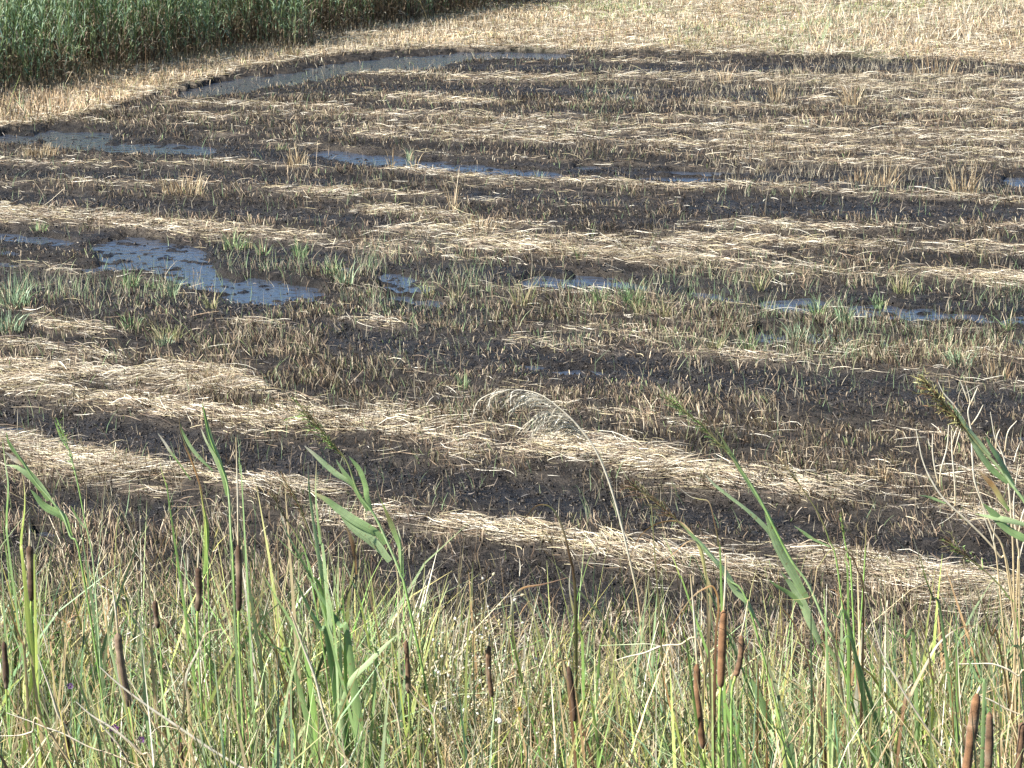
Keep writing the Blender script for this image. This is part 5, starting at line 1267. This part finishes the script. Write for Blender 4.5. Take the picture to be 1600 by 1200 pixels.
TOPX = [-140, 0, 60, 200, 330, 450, 560, 680, 800, 900, 1000, 1150, 1300, 1450, 1740]
TOPV = (TOPX, [815, 805, 815, 845, 835, 830, 850, 905, 940, 965, 990, 975, 950, 945, 940])
def dens_main(uu, y):
    d = np.interp(uu, [0, 450, 600, 800, 950, 1100, 1300, 1600], [1, 1, .95, .75, .5, .48, .45, .5])
    return d * np.interp(y, [6.2, 7.0, 8.6, 9.3, 10.2], [1, 1, .9, .6, .2])
b, P, m, nm, lb = bank_grass(33000, 6.2, 10.0, 'grass', '', .22, 1.35, .0042, .0120, mixcol, 301, TOPV, .32, dens=dens_main)
tag(b.build('grass', M_LEAF), 'thick green and straw coloured grass covering the bank in front', 'grass', kind='stuff')
b, P, m, nm, lb = bank_grass(14000, 6.2, 10.2, 'grass_stems', '', .3, 1.35, .0018, .0036, lambda uu, c, m: DRYS[rng.choice(5, m, p=[.32, .2, .28, .1, .1])], 331,
                             (TOPV[0], [a - 55 for a in TOPV[1]]), .38, dens=lambda uu, y: .8 * dens_main(uu, y) , lean=.46)
# side twigs on the thin stems
sel = rng.choice(m, min(m, 4500), replace=False)
for rep in range(4):
    i0 = rng.integers(1, 5, len(sel)); A = P[sel, i0]; k = len(sel)
    d = rng.normal(0, .6, (k, 3)); d[:, 2] = np.abs(d[:, 2]) + .5; d /= np.linalg.norm(d, axis=1)[:, None]
    L = rng.uniform(.03, .10, k); t = np.array([0, .5, 1.0])
    Q = A[:, None] + d[:, None] * (t[None, :, None] * L[:, None, None]); Q[:, :, 0] += rng.normal(0, .015, k)[:, None] * t ** 2
    ra = rng.uniform(-1, 1, k); S = np.stack([np.cos(ra), np.sin(ra), np.zeros(k)], 1)
    b.ribbons(Q, np.repeat(np.array([[.0012, .0016, .0004]]), k, 0), np.repeat(S[:, None], 3, 1), np.repeat((DRYS[rng.choice(4, k)] * .9)[:, None], 3, 1))
tag(b.build('dry_grass_stems', M_STEM), 'tangle of thin dry stems running through the bank grass', 'grass', kind='stuff')
b, P, m, nm, lb = bank_grass(7500, 6.3, 9.6, 'sedge', '', .3, 1.25, .009, .019, lambda uu, c, m: np.where((rng.random(m) < .4)[:, None], DRYS[rng.choice(5, m)], np.array([(0.2, 0.34, 0.17), (0.32, 0.46, 0.22), (0.4, 0.5, 0.13), (0.12, 0.23, 0.11)])[rng.choice(4, m)]), 361,
                             (TOPV[0], [a - 20 for a in TOPV[1]]), .35, dens=lambda uu, y: .8 * dens_main(uu, y), lean=.26)
tag(b.build('sedge_leaves', M_LEAF), 'broader sedge leaves scattered through the bank grass', 'sedge', kind='stuff')
# low undergrowth, its dark colours painting the shade in gaps between blades
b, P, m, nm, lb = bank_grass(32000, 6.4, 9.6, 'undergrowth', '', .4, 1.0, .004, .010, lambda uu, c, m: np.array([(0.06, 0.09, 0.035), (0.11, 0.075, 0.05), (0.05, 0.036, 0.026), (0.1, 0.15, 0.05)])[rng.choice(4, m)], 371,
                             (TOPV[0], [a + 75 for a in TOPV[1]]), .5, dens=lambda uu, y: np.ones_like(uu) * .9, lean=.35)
tag(b.build('undergrowth', M_LEAF), 'low undergrowth between the grass stems of the bank, coloured dark as shaded gaps', 'grass', kind='stuff')
# thin stalks that stand higher than the rest
b, P, m, nm, lb = bank_grass(3400, 7.0, 10.4, 'tall_grass', '', .45, 1.5, .0026, .0060, mixcol, 391, (TOPX, [800, 760, 750, 770, 760, 780, 840, 880, 900, 900, 890, 880, 860, 860, 850]), .22, lean=.13)
tag(b.build('tall_grass', M_LEAF), 'sparse taller grass stalks standing above the bank grass', 'grass', kind='stuff')
b, P, m, nm, lb = bank_grass(760, 6.9, 8.8, 'tall_leaves', '', .6, 1.7, .011, .021, lambda uu, c, m: np.where((rng.random(m) < .3)[:, None], DRYS[rng.choice(4, m)], np.array([(0.26, 0.42, 0.19), (0.4, 0.55, 0.26), (0.46, 0.56, 0.14), (0.16, 0.28, 0.12)])[rng.choice(4, m)]), 441,
                             (TOPX, [700, 700, 690, 700, 690, 720, 790, 860, 880, 860, 850, 850, 840, 830, 800]), .3, dens=lambda uu, y: np.interp(uu, [0, 450, 620, 900, 1100, 1600], [.9, .9, .3, .25, .7, .7]), lean=.2)
tag(b.build('tall_leaves', M_LEAF), 'scattered tall broad leaves rising over the bank grass', 'leaves', kind='stuff')
b, P, m, nm, lb = bank_grass(9000, 6.5, 8.8, 'green_grass', '', .4, 1.1, .0036, .0085, lambda uu, c, m: GREENS[rng.choice(5, m, p=[.32, .3, .14, .1, .14])], 471,
                             (TOPX, [a + 45 for a in TOPV[1]]), .3, dens=lambda uu, y: np.exp(-((uu - 560) / 90) ** 2) * .9 + .35 * np.exp(-((uu - 1010) / 60) ** 2) + .3 * np.exp(-((uu - 250) / 60) ** 2), lean=.15)
tag(b.build('green_grass', M_LEAF), 'fresh bright green grass in the middle of the bank', 'grass', kind='stuff')
# brown matted litter at the foot of the bank
def litter(n):
    y = rng.uniform(8.6, 11.4, n); x = rng.uniform(-1, 1, n) * (.25 * y + 1.8)
    f = field(x, y); z = height(x, y, f)
    kp = rng.random(n) < .25 + .9 * fbm(x * 3, y * 3, 411, 3); x, y, z = x[kp], y[kp], z[kp]; m = len(x)
    a = rng.uniform(0, math.pi, m); tl = rng.normal(.1, .35, m); L = rng.uniform(.04, .16, m)
    D = np.stack([np.cos(a) * np.cos(tl), np.sin(a) * np.cos(tl), np.sin(tl)], 1); t = np.linspace(-.5, .5, 4)
    P = np.stack([x, y, z + .01 + np.abs(np.sin(tl)) * L * .5 + rng.random(m) * .03], 1)[:, None] + D[:, None] * (t[None, :, None] * L[:, None, None])
    P[..., 2] += rng.normal(0, .1, m)[:, None] * L[:, None] * (1 - (2 * t) ** 2)[None]
    S = np.stack([-np.sin(a), np.cos(a), rng.uniform(-.8, .8, m)], 1); S /= np.linalg.norm(S, axis=1)[:, None]
    W = rng.uniform(.001, .003, m)[:, None] * np.array([.7, 1, .9, .3])[None]
    c = pal([(0.3, 0.23, 0.16), (0.16, 0.11, 0.08), (0.08, 0.055, 0.042), (0.5, 0.42, 0.3), (0.3, 0.31, 0.2)], m, [3, 3, 4, 2, 1]) * (.7 + .6 * rng.random((m, 1)))
    b = Batch(); b.ribbons(P, W, np.repeat(S[:, None], 4, 1), np.repeat(c[:, None], 4, 1))
    tag(b.build('dead_grass_litter', M_STRAW), 'matted dead brown grass at the foot of the bank', 'straw', kind='stuff')
litter(48000)
